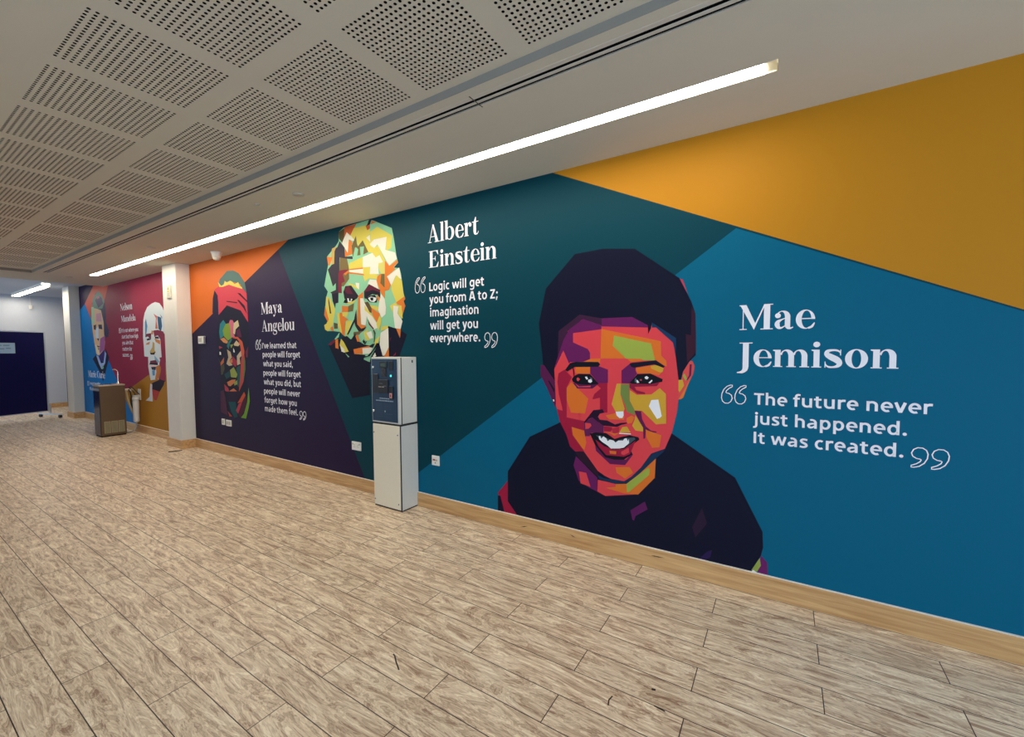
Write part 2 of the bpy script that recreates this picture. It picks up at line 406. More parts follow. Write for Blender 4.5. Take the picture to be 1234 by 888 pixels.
# ------------------------------------------------------------------ slot diffuser in the margin
t = thing('slot_diffuser', (-4, (SY0+SY1)/2, ZC), 'long white air diffuser with two black slots between perforated ceiling and strip light', 'air vent')
WM = mat('diffuser_white', '#c9c2b6', 0.6)
fr = MB()
for a, b in ((SY0, 1.857), (1.878, 1.896), (1.916, SY1)): fr.box(SX0, X1, a, b, ZC-0.0015, ZC+0.001, WM)
fr.build('frame', t)
sl_ = MB(); sl_.box(SX0, X1, SY0+0.001, SY1-0.001, ZC+0.012, ZC+0.02, BLACK)
sl_.build('slot', t)
jn = MB(); jn.box(-1.418, -1.412, SY0-0.012, SY1+0.012, ZC-0.0022, ZC-0.0005, mat('joint_grey', '#4a443e', 0.6)); jn.build('joint', t)

# small round fittings on the ceiling margin
def disc(x, y, r, label):
    mb = MB(); mb.lathe((x, y, ZC), (0, 0, -1), [(r, 0), (r, 0.003), (r*0.86, 0.009), (r*0.5, 0.011), (0.002, 0.011)], mat('fitting_white', '#b9b2a6', 0.5), 24)
    o = mb.build('ceiling_rose', None, origin=(x, y, ZC)); tag(o, label, 'ceiling fitting', 'round fittings on the ceiling margin')
disc(-3.50, 2.14, 0.05, 'flat round ceiling fitting nearest the camera, beside the slot diffuser')
disc(-4.05, 2.08, 0.022, 'tiny round ceiling fitting between the diffuser and the strip light')
disc(-6.86, 2.187, 0.05, 'flat round ceiling fitting above the white wall column')
disc(-10.70, 2.22, 0.05, 'flat round ceiling fitting at the far end of the strip light')
t = thing('motion_detector', (-6.45, 2.76, ZC), 'white cup shaped detector hanging from the ceiling above the orange corner of the mural', 'detector')
mb = MB(); mb.lathe((-6.45, 2.76, ZC), (0, 0, -1), [(0.068, 0), (0.068, 0.008), (0.060, 0.02), (0.048, 0.075)], WHITEP, 24); mb.build('housing', t)
mb = MB(); mb.lathe((-6.45, 2.76, ZC-0.075), (0, 0, -1), [(0.044, 0), (0.042, 0.015), (0.03, 0.03), (0.012, 0.037)], mat('lens_white', '#cfcabb', 0.3), 24); mb.build('lens', t)
# ------------------------------------------------------------------ the printed portraits: flat facets on the wall
# every facet is one outline; the letters name the crop of the photograph it was measured in (origin and scale)
FRAMES = {'M1': (640, 290, 5.876), 'M2': (650, 380, 8.88), 'M3': (740, 380, 8.88), 'M4': (660, 460, 8.88), 'M5': (740, 460, 8.88),
          'M6': (680, 520, 8.877), 'M7': (590, 480, 4.441), 'M8': (740, 500, 4.442),
          'E1': (385, 255, 9.864), 'E2': (385, 330, 9.864), 'E3': (385, 380, 8.075),
          'A1': (240, 310, 8.075), 'MA': (255, 380, 12.68), 'MB': (255, 440, 12.68),
          'NA': (165, 355, 12.68), 'NB': (165, 415, 12.68), 'CA': (95, 340, 12.69), 'CB': (95, 400, 12.69)}
def outline(text):
    fr = None; out = []
    for w_ in text.split():
        if w_ in FRAMES: fr = FRAMES[w_]; continue
        a, b = w_.split(','); out.append((fr[0]+float(a)/fr[2], fr[1]+float(b)/fr[2]))
    return out
def portrait(name, label, facets, base_level=12, zmin=0.125, zmax=ZC-0.002):
    """facets: (part, colour, outline), painted in order; overlapping facets step 0.1 mm off the wall"""
    boxes = []; parts = {}; xs = []; zs = []
    for part, col, text in facets:
        pts = [W(*p) for p in outline(text)]
        pts = [(x, min(max(z, zmin), zmax)) for x, z in pts]
        a = (min(p[0] for p in pts), max(p[0] for p in pts), min(p[1] for p in pts), max(p[1] for p in pts))
        lv = base_level
        for bx, l in boxes:
            if a[0] < bx[1] and a[1] > bx[0] and a[2] < bx[3] and a[3] > bx[2]: lv = max(lv, l+1)
        boxes.append((a, lv)); xs += a[:2]; zs += a[2:]
        mb = parts.setdefault(part, MB())
        mb.face([(x, D-0.0001*lv, z) for x, z in pts], ink(col))
    t = thing(name, ((min(xs)+max(xs))/2, D, min(zs)), label, 'portrait', 'faceted portraits on the mural wall')
    for part, mb in parts.items(): mb.build(part.rstrip('12'), t)
    return t

NAVY, RED, CRM, PUR, ORG, GRN, YEL, WHT = '#101329', '#d8434b', '#9c1b3c', '#651d58', '#d86f2a', '#98a846', '#c99d34', '#e6e6ea'
portrait('mural_portrait', 'large faceted portrait of a smiling person with short dark hair, in a dark top', [
 ('sweater', NAVY, 'M7 380,127 215,205 98,390 98,550 150,640 M8 0,690 728,850 785,755 798,710 795,625 648,335 312,100 M5 545,545 300,545 M4 500,500 200,500'),
 ('sweater', CRM, 'M7 45,505 98,440 98,550 152,645 85,630'),
 ('sweater', NAVY, 'M7 45,520 58,520 82,625 45,615'),
 ('sweater', '#5c1d55', 'M8 88,510 165,463 180,505 115,540 108,565 98,560'),
 ('sweater', '#2b1b33', 'M8 470,498 498,580 435,655 418,600'),
 ('sweater', '#2a1b4a', 'M8 450,772 500,730 525,722 515,762 470,790'),
 ('sweater', '#6a2260', 'M8 787,752 820,790 822,870 765,860'),
 ('sweater', '#8fa04a', 'M8 780,765 786,805 765,838 735,830'),
 ('sweater', WHT, 'M8 728,843 745,828 770,846 760,862'),
 ('neck', '#2b182b', 'M6 110,205 210,205 360,420 370,495 150,280'),
 ('neck', PUR, 'M6 125,262 355,495 355,642 270,600 155,525 100,360'),
 ('neck', RED, 'M6 157,425 235,440 282,592 175,552'),
 ('neck', RED, 'M6 360,515 430,530 550,560 665,560 790,670 440,688 355,640'),
 ('neck', ORG, 'M6 440,600 550,592 550,560 665,558 800,455 980,288 968,495 790,673 640,660'),
 ('neck', GRN, 'M6 665,562 900,385 915,400 910,462 690,648 670,645'),
 ('neck', '#17304f', 'M6 640,528 720,480 820,390 930,240 1080,180 1065,215 980,287 800,455 660,552 540,558 370,505 360,465 430,500'),
 ('hair', NAVY, 'M1 55,590 105,340 310,95 510,57 735,57 1050,265 1135,430 1165,520 1168,690 M3 875,425 800,500 735,610 715,690 690,690 300,200 M2 400,400 165,700 110,620 40,530 12,230'),
 ('hair', '#381a2d', 'M1 1137,465 1165,520 1168,790 1105,862 1095,660 1132,670'),
 ('hair', '#bd3a50', 'M1 1053,268 1075,275 1110,378 1095,350'),
 ('ear1', '#581b4a', 'M2 15,530 50,530 110,620 165,700 M4 90,200 80,275 50,200 0,80 M2 15,640'),
 ('ear1', '#1c1428', 'M2 92,700 105,697 165,790 160,830'),
 ('ear1', '#e6dfd0', 'M4 55,190 68,188 74,205 62,213'),
 ('ear2', '#d4504b', 'M3 720,690 740,600 815,485 840,490 862,540 850,620 790,745 M5 740,170 715,187 680,187 M3 680,690'),
 ('ear2', '#d9712f', 'M3 700,880 760,780 800,700 825,650 790,745 M5 740,170 715,187 690,182'),
 ('ear2', YEL, 'M3 685,690 735,690 750,750 700,825 688,800'),
 ('ear2', GRN, 'M3 735,645 755,622 782,680 765,698'),
 ('ear2', '#611d4c', 'M3 810,525 832,522 825,640 785,695 775,690 803,640'),
 ('face', RED, 'M1 260,640 360,560 500,600 500,550 715,540 830,600 850,580 1025,690 M3 635,300 660,440 690,690 M5 690,182 675,320 620,540 545,715 M6 930,235 820,385 720,480 640,530 500,505 430,470 360,420 210,210 120,210 M4 240,690 200,560 130,420 90,250 80,0 M2 160,580 180,500 260,260 320,150'),
 ('hair', '#3a1d3a', 'M1 345,523 500,550 500,603 362,560 260,640 190,820 195,640'),
 ('face', PUR, 'M2 165,570 180,500 260,260 320,150 470,40 665,105 665,148 362,190 362,290 520,360 543,400 543,467 470,495 330,500 318,515 258,375'),
 ('face', PUR, 'M1 500,550 715,540 830,600 830,615 500,607'),
 ('hair', NAVY, 'M1 826,585 858,575 850,620 830,662'),
 ('hair', '#17365a', 'M1 855,578 1027,690 M3 662,420 630,290 450,130 405,132'),
 ('face', ORG, 'M1 500,625 920,712 M3 505,430 560,485 565,545 545,540 430,470 180,500 140,462 M2 655,462 665,148'),
 ('face', GRN, 'M2 785,325 800,215 M3 20,220 395,300 440,480 320,482 290,465 130,462'),
 ('face', ORG, 'M2 475,495 560,462 655,460 650,502'),
 ('face', CRM, 'M2 205,620 270,580 350,660 295,770 M4 205,60 205,380 395,420 395,520 260,485 270,570 390,735 380,745 290,740 240,690 200,560 130,420 100,290 160,310 155,270 120,130 105,0'),
 ('face', ORG, 'M4 255,5 435,180 400,340 250,330 205,190 205,65'),
 ('face', ORG, 'M4 258,482 390,525 415,650 390,735 270,570'),
 ('face', CRM, 'M4 480,180 500,130 570,70 520,25 590,-10 640,-10 640,330 560,330 560,170 490,187'),
 ('face', PUR, 'M2 545,550 640,545 735,580 735,722 630,725 545,620'),
 ('face', ORG, 'M2 390,552 545,552 540,625 390,618'),
 ('eyebrow1', '#131522', 'M2 275,585 330,510 390,497 630,498 652,525 630,550 380,552 300,602'),
 ('eye1', '#531a4a', 'M2 362,720 640,730 570,782 405,782'),
 ('eye1', RED, 'M2 385,728 430,760 550,752 548,768 415,768'),
 ('eye1', '#10121c', 'M2 348,682 370,650 420,625 545,628 600,690 637,732 560,742 420,735 360,712'),
 ('eye1', RED, 'M2 400,672 415,663 437,682 417,705 402,695'),
 ('eye1', '#4a5a66', 'M2 540,660 565,668 572,695 545,685'),
 ('eye1', WHT, 'M2 488,657 510,655 523,680 505,687'),
 ('eye1', WHT, 'M2 523,690 555,680 567,705 550,722 525,714'),
 ('face', PUR, 'M3 80,590 180,508 235,555 230,590 247,625 165,727 80,725'),
 ('face', ORG, 'M3 232,565 400,535 520,600 480,640 390,622 250,617'),
 ('face', YEL, 'M3 393,540 450,530 532,566 520,605 495,611 400,570'),
 ('eyebrow2', '#131428', 'M3 165,520 185,508 450,480 545,545 530,560 430,525 215,560 185,550'),
 ('eye2', '#8c1a3c', 'M3 160,732 490,712 460,755 220,764 240,800 330,825 335,842 250,837 165,772'),
 ('eye2', '#10121c', 'M3 165,725 250,628 390,622 522,682 515,712 480,715 400,735 200,732'),
 ('eye2', '#4d646c', 'M3 222,680 238,668 245,715 225,716'),
 ('eye2', WHT, 'M3 240,690 255,693 272,720 245,722'),
 ('eye2', '#b84a5c', 'M3 276,684 298,682 297,700 280,697'),
 ('eye2', WHT, 'M3 328,660 350,648 372,665 357,684 335,679'),
 ('eye2', WHT, 'M3 368,720 405,688 412,700 385,727'),
 ('nose', YEL, 'M4 740,20 785,20 780,140 825,290 810,322 730,322 685,240'),
 ('nose', '#708344', 'M5 75,25 165,25 168,205 222,305 220,357 135,318 128,270 70,130'),
 ('nose', ORG, 'M4 620,360 730,335 745,370 770,388 820,370 815,405 660,400'),
 ('nose', WHT, 'M4 728,320 812,316 814,360 800,387 770,387 740,362'),
 ('nose', ORG, 'M5 135,390 190,360 220,380 190,440 150,447 135,420'),
 ('face', '#60204f', 'M4 393,430 480,380 540,430 600,470 600,545 470,545 450,582 400,582 391,500'),
 ('nose', '#25122c', 'M4 390,430 490,303 590,293 607,330 560,340 540,375 560,405 640,413 720,455 790,438 845,435 852,446 790,460 745,482 600,470 530,422 480,380 440,400 395,442'),
 ('face', RED, 'M4 402,438 460,444 471,470 440,500 405,506'),
 ('mouth', CRM, 'M4 600,475 690,485 690,515 670,532 605,532'),
 ('mouth', '#b52a40', 'M4 690,500 770,480 760,545 700,560'),
 ('face', YEL, 'M5 90,485 140,478 178,542 58,542'),
 ('mouth', ORG, 'M4 605,528 720,553 770,543 715,577 690,560'),
 ('face', YEL, 'M5 170,90 245,140 400,135 490,68 555,130 558,447 450,455 300,310 222,305 170,200'),
 ('face', WHT, 'M5 373,262 400,195 475,190 511,366 490,387 460,397'),
 ('face', '#5d1a48', 'M5 220,310 290,313 302,400 342,478 400,523 455,532 455,542 390,540 342,512 332,605 316,610 312,500 240,360'),
 ('face', YEL, 'M5 230,358 312,490 312,532 230,520 195,470 220,410'),
 ('face', ORG, 'M5 338,508 360,520 507,572 487,700 410,706 350,600'),
 ('face', ORG, 'M6 550,382 700,378 737,440 650,502 560,440'),
 ('mouth', '#5f1c50', 'M6 328,130 440,250 480,285 660,300 725,230 737,245 652,357 490,347 340,205'),
 ('mouth', '#14111d', 'M6 275,20 340,8 450,15 540,78 610,55 700,38 795,60 805,85 700,165 730,240 640,300 540,300 440,275 330,140'),
 ('mouth', CRM, 'M6 335,85 430,155 520,190 640,185 720,130 765,95 705,240 640,268 450,250 370,160'),
 ('mouth', '#43545e', 'M6 340,38 400,45 540,105 660,70 750,62 762,80 690,140 600,182 500,182 420,115'),
 ('mouth', WHT, 'M6 370,50 385,45 397,75 420,50 450,70 467,102 490,85 530,95 550,117 580,95 630,95 645,75 668,70 680,102 692,78 695,122 640,170 590,180 500,180 465,147 410,112 375,80'),
 ('mouth', ORG, 'M6 485,203 558,210 555,242 490,235'),
 ('mouth', RED, 'M6 610,215 690,170 695,222 640,250 612,242'),
 ('mouth', WHT, 'M5 60,545 180,552 182,562 55,555'),
])

MINT, YLW, CRE, ORN, NVY, OLV, MRN = '#86bf98', '#cfc053', '#dcd8c8', '#d2752f', '#231f30', '#6c5f36', '#6a2036'
portrait('mural_portrait', 'faceted portrait of an old person with wild pale hair and moustache above the payment machine', [
 ('jacket', '#161528', 'E3 90,290 150,230 210,235 300,200 430,200 560,290 672,100 760,130 785,215 800,150 853,185 780,395 678,430 490,470 495,775 320,805'),
 ('jacket', '#6a2034', 'E3 83,285 150,228 172,236 112,292'),
 ('jacket', '#571c38', 'E3 683,225 700,210 690,255'),
 ('jacket', '#7a2236', 'E3 745,358 742,385 712,400'),
 ('hair', MINT, 'E1 230,240 295,185 590,95 640,105 860,195 880,290 915,520 935,605 885,665 950,670 E2 970,0 1000,230 1020,300 1000,322 1022,380 985,500 960,660 880,640 820,620 780,700 715,800 E3 560,300 500,405 490,455 430,428 450,385 340,375 330,300 290,240 E2 250,690 170,680 100,680 60,630 100,570 60,490 80,280 100,210 58,145 75,50 E1 110,600 90,535 200,400 230,350'),
 ('hair', '#36313c', 'E1 240,350 300,430 305,535 390,530 400,565 330,560 240,545 235,880 E2 225,10 225,240 180,270 130,220 195,190 195,110 160,150 E1 100,690 170,600 150,470 215,420'),
 ('hair', '#b9a05c', 'E1 150,440 205,412 180,470 175,620 150,630 135,520'),
 ('hair', ORN, 'E1 90,535 155,545 125,640 105,640'),
 ('hair', '#4f4528', 'E1 230,240 295,200 295,310 270,370 232,320'),
 ('hair', '#b9562a', 'E1 295,185 440,145 410,200 370,285 330,250 295,310'),
 ('hair', ORN, 'E1 355,320 395,370 380,420 410,500 305,537 305,440 330,480'),
 ('hair', CRE, 'E1 325,245 370,290 405,225 412,352 350,330 337,490 268,375 295,310'),
 ('hair', YLW, 'E1 410,195 550,165 570,220 600,180 600,265 560,310 650,430 700,405 780,580 775,680 740,560 710,510 670,550 630,490 580,480 520,340 455,410 440,300 410,330 370,280'),
 ('hair', '#b85a2c', 'E1 550,170 600,120 602,200 570,222'),
 ('hair', '#262129', 'E1 590,97 620,97 602,150 562,172'),
 ('hair', ORN, 'E1 620,110 685,125 610,152'),
 ('hair', YLW, 'E1 605,240 690,180 865,285 855,430 790,470 800,300 640,330 650,400 605,400'),
 ('hair', CRE, 'E1 650,330 800,300 785,455 900,485 920,560 830,642 690,390 650,432 612,405 600,385'),
 ('hair', CRE, 'E1 558,310 600,275 606,362'),
 ('hair', OLV, 'E1 383,410 435,288 446,380 460,412 515,340 582,480 520,512 400,560'),
 ('hair', MINT, 'E1 425,425 445,430 462,450 450,522 490,517 482,420 532,413 522,510 510,542 360,607 330,563 395,565'),
 ('forehead', CRE, 'E1 515,540 630,490 670,545 715,515 757,600 715,612 700,660 707,742 600,742 605,660 515,662'),
 ('forehead', YLW, 'E1 353,617 512,540 515,672 350,682'),
 ('forehead', YLW, 'E1 520,665 605,655 600,742 690,745 690,802 590,792 540,832 520,762'),
 ('forehead', '#c9c26a', 'E1 705,612 777,600 780,742 735,742 700,662'),
 ('forehead', CRE, 'E1 355,690 520,680 522,742 358,718'),
 ('forehead', ORN, 'E1 355,683 515,665 520,680 355,697'),
 ('forehead', ORN, 'E1 355,717 520,738 542,757 355,738'),
 ('forehead', '#74623c', 'E1 245,545 330,560 352,680 355,800 290,888 232,888'),
 ('forehead', '#7a2838', 'E1 240,700 300,690 350,690 280,750 305,830 E2 265,110 268,230 225,225 225,0'),
 ('forehead', ORN, 'E1 288,740 350,695 355,715 310,757'),
 ('hair', ORN, 'E1 780,580 835,645 925,570 932,605 880,662 905,682 805,775 850,880 E2 850,130 830,190 780,205 780,0'),
 ('hair', OLV, 'E1 735,740 777,740 E2 777,165 720,110 725,40'),
 ('hair', ORN, 'E1 690,770 720,742 737,740 E2 725,110 780,170 780,292 735,232 700,140 680,90'),
 ('hair', CRE, 'E1 805,770 950,665 975,805 910,760 E2 855,140 805,30'),
 ('hair', YLW, 'E2 858,130 920,15 980,80 1007,270 915,337 858,190'),
 ('hair', ORN, 'E2 915,337 1015,265 1022,300 1000,325 1024,380 985,500 975,380 928,362'),
 ('hair', YLW, 'E2 840,380 905,340 930,372 977,377 992,532 940,482 945,400 880,380 880,472'),
 ('hair', CRE, 'E2 880,376 942,386 930,470 990,562 965,660 900,642 880,490'),
 ('hair', ORN, 'E2 913,648 967,655 960,762'),
 ('cheek2', CRE, 'E2 733,235 777,300 792,400 787,480 740,522 700,430 718,300'),
 ('forehead', CRE, 'E2 575,120 600,65 680,75 702,180 600,125'),
 ('forehead', YLW, 'E2 340,105 440,140 470,110 472,185 420,165 360,130'),
 ('forehead', CRE, 'E2 430,105 475,110 472,188 440,150'),
 ('eye1', '#2a1f2d', 'E2 285,215 310,145 380,138 468,265 440,300 300,300'),
 ('eye1', '#5a2034', 'E2 295,190 320,150 350,145 400,240 330,235'),
 ('eye1', '#12121a', 'E2 300,310 330,290 400,285 432,302 380,342 330,352 288,342'),
 ('eye1', '#cfd8d4', 'E2 332,290 394,298 380,330 340,338'),
 ('eye1', '#12121a', 'E2 352,292 376,294 374,322 354,322'),
 ('eye1', YLW, 'E2 320,350 410,320 440,310 400,352 345,362'),
 ('cheek1', OLV, 'E2 335,390 412,350 402,442 343,452'),
 ('cheek1', ORN, 'E2 270,380 345,385 340,452 270,452'),
 ('eye2', '#5c1e32', 'E2 530,210 590,122 722,190 727,260 640,230 590,240 533,290'),
 ('eye2', '#211c28', 'E2 545,215 640,190 722,222 727,292 690,250 630,240 580,270 540,305'),
 ('eye2', '#14141c', 'E2 553,290 600,260 660,250 692,300 682,342 600,337'),
 ('eye2', '#d8dcd8', 'E2 580,287 615,270 680,285 675,315 650,335 605,328'),
 ('eye2', '#12121a', 'E2 605,282 642,280 642,318 612,316'),
 ('eye2', ORN, 'E2 690,240 722,300 702,332 688,290'),
 ('nose', '#5b4a30', 'E2 538,340 580,330 622,400 622,465 590,450 540,370'),
 ('nose', CRE, 'E2 483,290 522,290 537,340 600,460 682,582 692,640 650,662 575,530 565,500 552,612 500,602 488,420'),
 ('cheek2', YLW, 'E2 538,370 612,472 662,535 540,432'),
 ('cheek2', YLW, 'E2 600,370 702,390 702,442 620,402'),
 ('cheek2', ORN, 'E2 620,402 722,472 712,560 680,572 630,482'),
 ('cheek2', YLW, 'E2 715,500 740,522 735,600 700,680 680,590'),
 ('nose', ORN, 'E2 458,290 487,285 492,600 562,622 510,662 453,612'),
 ('nose', ORN, 'E2 463,265 520,213 522,287 470,292'),
 ('nose', '#2a2027', 'E2 425,490 440,420 452,600 500,652 562,630 525,682 470,687 430,622 413,550'),
 ('moustache', '#6b5c40', 'E2 410,690 520,680 480,722 405,725'),
 ('cheek1', YLW, 'E2 318,560 392,555 345,682 325,762 308,642'),
 ('cheek1', ORN, 'E2 243,460 290,460 300,512 347,540 310,562 300,742 258,702 238,560'),
 ('cheek1', YLW, 'E2 273,460 342,455 330,512 278,502'),
 ('cheek1', '#231c24', 'E2 420,530 425,560 345,722 328,722'),
 ('hair', YLW, 'E2 80,270 130,290 187,420 160,602 110,672 88,580 110,540 78,440'),
 ('hair', ORN, 'E2 68,380 112,540 100,572 58,490'),
 ('hair', '#2a2630', 'E2 110,280 142,470 125,472 105,320'),
 ('hair', '#221f2e', 'E2 148,240 227,220 227,342 195,352 190,412 158,320'),
 ('hair', YLW, 'E2 58,610 110,573 132,620 100,682 68,662'),
 ('hair', ORN, 'E2 130,640 165,620 172,682 138,672'),
 ('hair', '#4f4830', 'E2 170,580 217,590 217,652 175,652'),
 ('cheek1', YLW, 'E2 213,460 240,470 247,560 272,702 250,692 223,602'),
 ('cheek2', MRN, 'E2 573,538 602,590 652,650 642,662 590,602'),
 ('moustache', '#1b1926', 'E2 262,760 330,738 380,782 430,700 450,800 500,815 520,852 600,852 645,825 640,850 560,870 430,900 350,930 300,900'),
 ('moustache', '#1b1926', 'E3 255,245 330,225 400,262 440,285 500,295 545,270 520,320 480,302 340,337 300,300'),
 ('moustache', '#8cbf95', 'E2 485,710 560,650 600,640 642,722 642,782 560,802 500,812'),
 ('moustache', YLW, 'E2 528,702 570,660 602,782 560,792'),
 ('moustache', CRE, 'E2 560,702 620,678 642,762 600,772'),
 ('moustache', ORN, 'E2 430,740 460,723 482,802 455,807'),
 ('moustache', '#1b1926', 'E2 515,800 530,775 535,780 522,812 545,790 550,795 535,830 560,800 566,806 545,840'),
 ('chin', '#4b4a3a', 'E2 650,660 672,700 662,800 648,822 655,722 640,672'),
 ('chin', ORN, 'E3 333,330 480,298 500,312 420,322 422,376 343,376'),
 ('chin', CRE, 'E3 420,320 520,313 500,372 424,376'),
 ('chin', YLW, 'E3 545,240 592,200 562,302 540,330'),
 ('chin', '#17161f', 'E3 418,400 470,395 520,340 560,268 582,275 492,397 440,412'),
 ('chin', CRE, 'E3 598,170 673,120 677,312 640,392 618,392 588,280'),
 ('chin', YLW, 'E3 605,110 672,98 667,127 600,152'),
 ('chin', ORN, 'E3 640,385 677,310 680,405 628,400'),
 ('chin', CRE, 'E3 520,400 545,360 555,395 540,405'),
 ('jacket', ORN, 'E3 155,240 180,228 187,326 155,317'),
 ('jacket', MINT, 'E3 150,230 200,163 190,212 160,235'),
 ('jacket', YLW, 'E3 213,228 240,260 287,352 240,362 198,290'),
 ('jacket', CRE, 'E3 203,290 240,322 250,362 218,352'),
 ('jacket', MINT, 'E3 250,365 292,402 280,408'),
], base_level=8)

portrait('mural_portrait', 'faceted portrait of a person in a red headwrap on the orange and violet field', [
 ('face', '#1d1a2e', 'A1 270,465 405,512 475,630 MA 560,150 585,650 540,720 MB 520,200 545,300 585,340 590,560 570,650 530,815 455,805 280,785 250,770 145,715 140,400 130,0 MA 100,650 75,300 100,100 A1 190,560'),
 ('headwrap', '#4a6b66', 'A1 185,270 200,215 270,133 330,128 385,155 442,240 462,345 430,312 400,260 300,235 250,245 230,282'),
 ('headwrap', '#c63f4e', 'A1 150,312 195,280 230,285 300,260 330,275 420,300 462,350 477,632 405,517 270,467 190,562 185,430 175,360'),
 ('headwrap', '#d9c35a', 'A1 183,240 215,278 240,265 250,230 270,245 300,228 320,235 345,262 380,242 397,278 417,290 422,308 330,280 290,266 230,288 197,288'),
 ('headwrap', '#221d36', 'A1 150,320 180,370 187,440 188,560 130,542 133,400'),
 ('headwrap', '#241525', 'A1 372,348 400,350 472,427 467,438'),
 ('headwrap', '#241525', 'A1 370,415 387,415 442,470 467,552 430,492'),
 ('headwrap', '#241525', 'A1 267,424 372,437 370,447 267,433'),
 ('face', '#2d7f85', 'MA 130,130 180,70 217,125 180,210 195,300 160,342 128,352 118,250'),
 ('face', '#7f9a35', 'MA 215,130 270,118 302,250 312,340 250,387 190,320 170,230'),
 ('face', '#c96a7c', 'MA 268,110 285,70 320,72 352,130 332,260 362,342 300,332 288,200'),
 ('face', '#cdbf95', 'MA 340,120 402,72 422,160 370,212 357,292 330,272'),
 ('face', '#5b2040', 'MA 370,240 430,200 462,332 400,332'),
 ('face', '#c9583a', 'MA 330,328 400,328 470,400 502,540 497,642 460,642 440,470 400,370 320,342'),
 ('face', '#cf8a55', 'MA 133,360 190,338 252,400 235,432 180,412'),
 ('face', '#c9b48a', 'MA 340,440 380,383 432,440 410,472 348,462'),
 ('face', '#2f6f70', 'MA 248,420 300,348 312,370 280,440 262,522 235,470'),
 ('face', '#8f9a45', 'MA 285,450 335,440 300,505'),
 ('face', '#a63a4a', 'MA 113,468 172,490 118,512'),
 ('eye1', '#10101a', 'MA 108,540 160,508 192,580 150,642 98,642'),
 ('eye1', '#e4e4e4', 'MA 123,555 142,560 147,602 123,602'),
 ('eye2', '#10101a', 'MA 298,500 400,468 442,500 390,562 308,572'),
 ('eye2', '#e4e4e4', 'MA 333,498 350,530 357,567 333,560'),
 ('eye2', '#10101a', 'MA 278,430 340,358 390,358 432,412 380,380 330,400 300,442'),
 ('nose', '#b9a583', 'MA 238,520 292,560 312,642 280,682 322,762 270,772 228,740 258,640'),
 ('nose', '#9c2f3f', 'MA 318,618 392,700 372,792 320,742'),
 ('nose', '#c77a4a', 'MA 273,690 320,658 322,722 290,732'),
 ('face', '#bfae95', 'MA 388,620 450,538 457,620 430,650 442,742 393,762'),
 ('face', '#b5653a', 'MA 138,720 192,638 187,722 138,772'),
 ('face', '#4b4a38', 'MA 98,645 135,720 140,772 192,742 MB 200,60 170,140 148,150 140,0'),
 ('face', '#24504e', 'MA 440,760 390,792 MB 380,60 397,180 388,300 420,342 442,180'),
 ('face', '#b04a42', 'MA 458,640 500,600 517,700 MB 515,60 490,252 418,412 438,200 448,0'),
 ('face', '#6a7038', 'MA 498,640 517,700 MB 520,60 497,202 480,200 488,60'),
 ('nose', '#12101a', 'MB 268,50 312,28 322,60 280,72'),
 ('face', '#8f9a4a', 'MB 283,75 340,28 397,140 380,192 298,182'),
 ('face', '#20434a', 'MB 198,140 270,88 292,170 228,212'),
 ('mouth', '#14101a', 'MB 208,240 300,183 392,200 240,262'),
 ('mouth', '#c77a4a', 'MB 238,260 310,223 372,218 352,270 290,322 258,312'),
 ('mouth', '#8f9a4a', 'MB 348,260 395,228 397,292 350,312'),
 ('mouth', '#14101a', 'MB 258,330 340,318 352,352 278,362'),
 ('face', '#a83a48', 'MB 198,290 260,352 272,412 208,392'),
 ('face', '#c4704a', 'MB 273,395 340,353 392,400 340,417'),
 ('neck', '#4b2540', 'MB 138,400 190,378 217,500 242,700 252,772 143,712'),
 ('neck', '#2a1830', 'MB 248,400 440,398 402,562 268,562'),
 ('neck', '#174a50', 'MB 263,560 372,558 387,660 402,792 350,802 298,692'),
 ('neck', '#a8433e', 'MB 248,698 322,782 278,782'),
 ('neck', '#4d1c33', 'MB 408,760 520,458 547,540 502,700 450,802'),
 ('neck', '#b03a48', 'MB 378,690 420,588 472,560 410,742'),
 ('neck', '#b8502f', 'MB 398,580 500,408 522,460 470,562'),
 ('neck', '#6f9a35', 'MB 570,338 587,550 570,652 530,817 453,802 500,738 548,560'),
 ('ear2', '#6b2a3f', 'MA 518,560 560,468 552,642 528,642'),
], base_level=8)

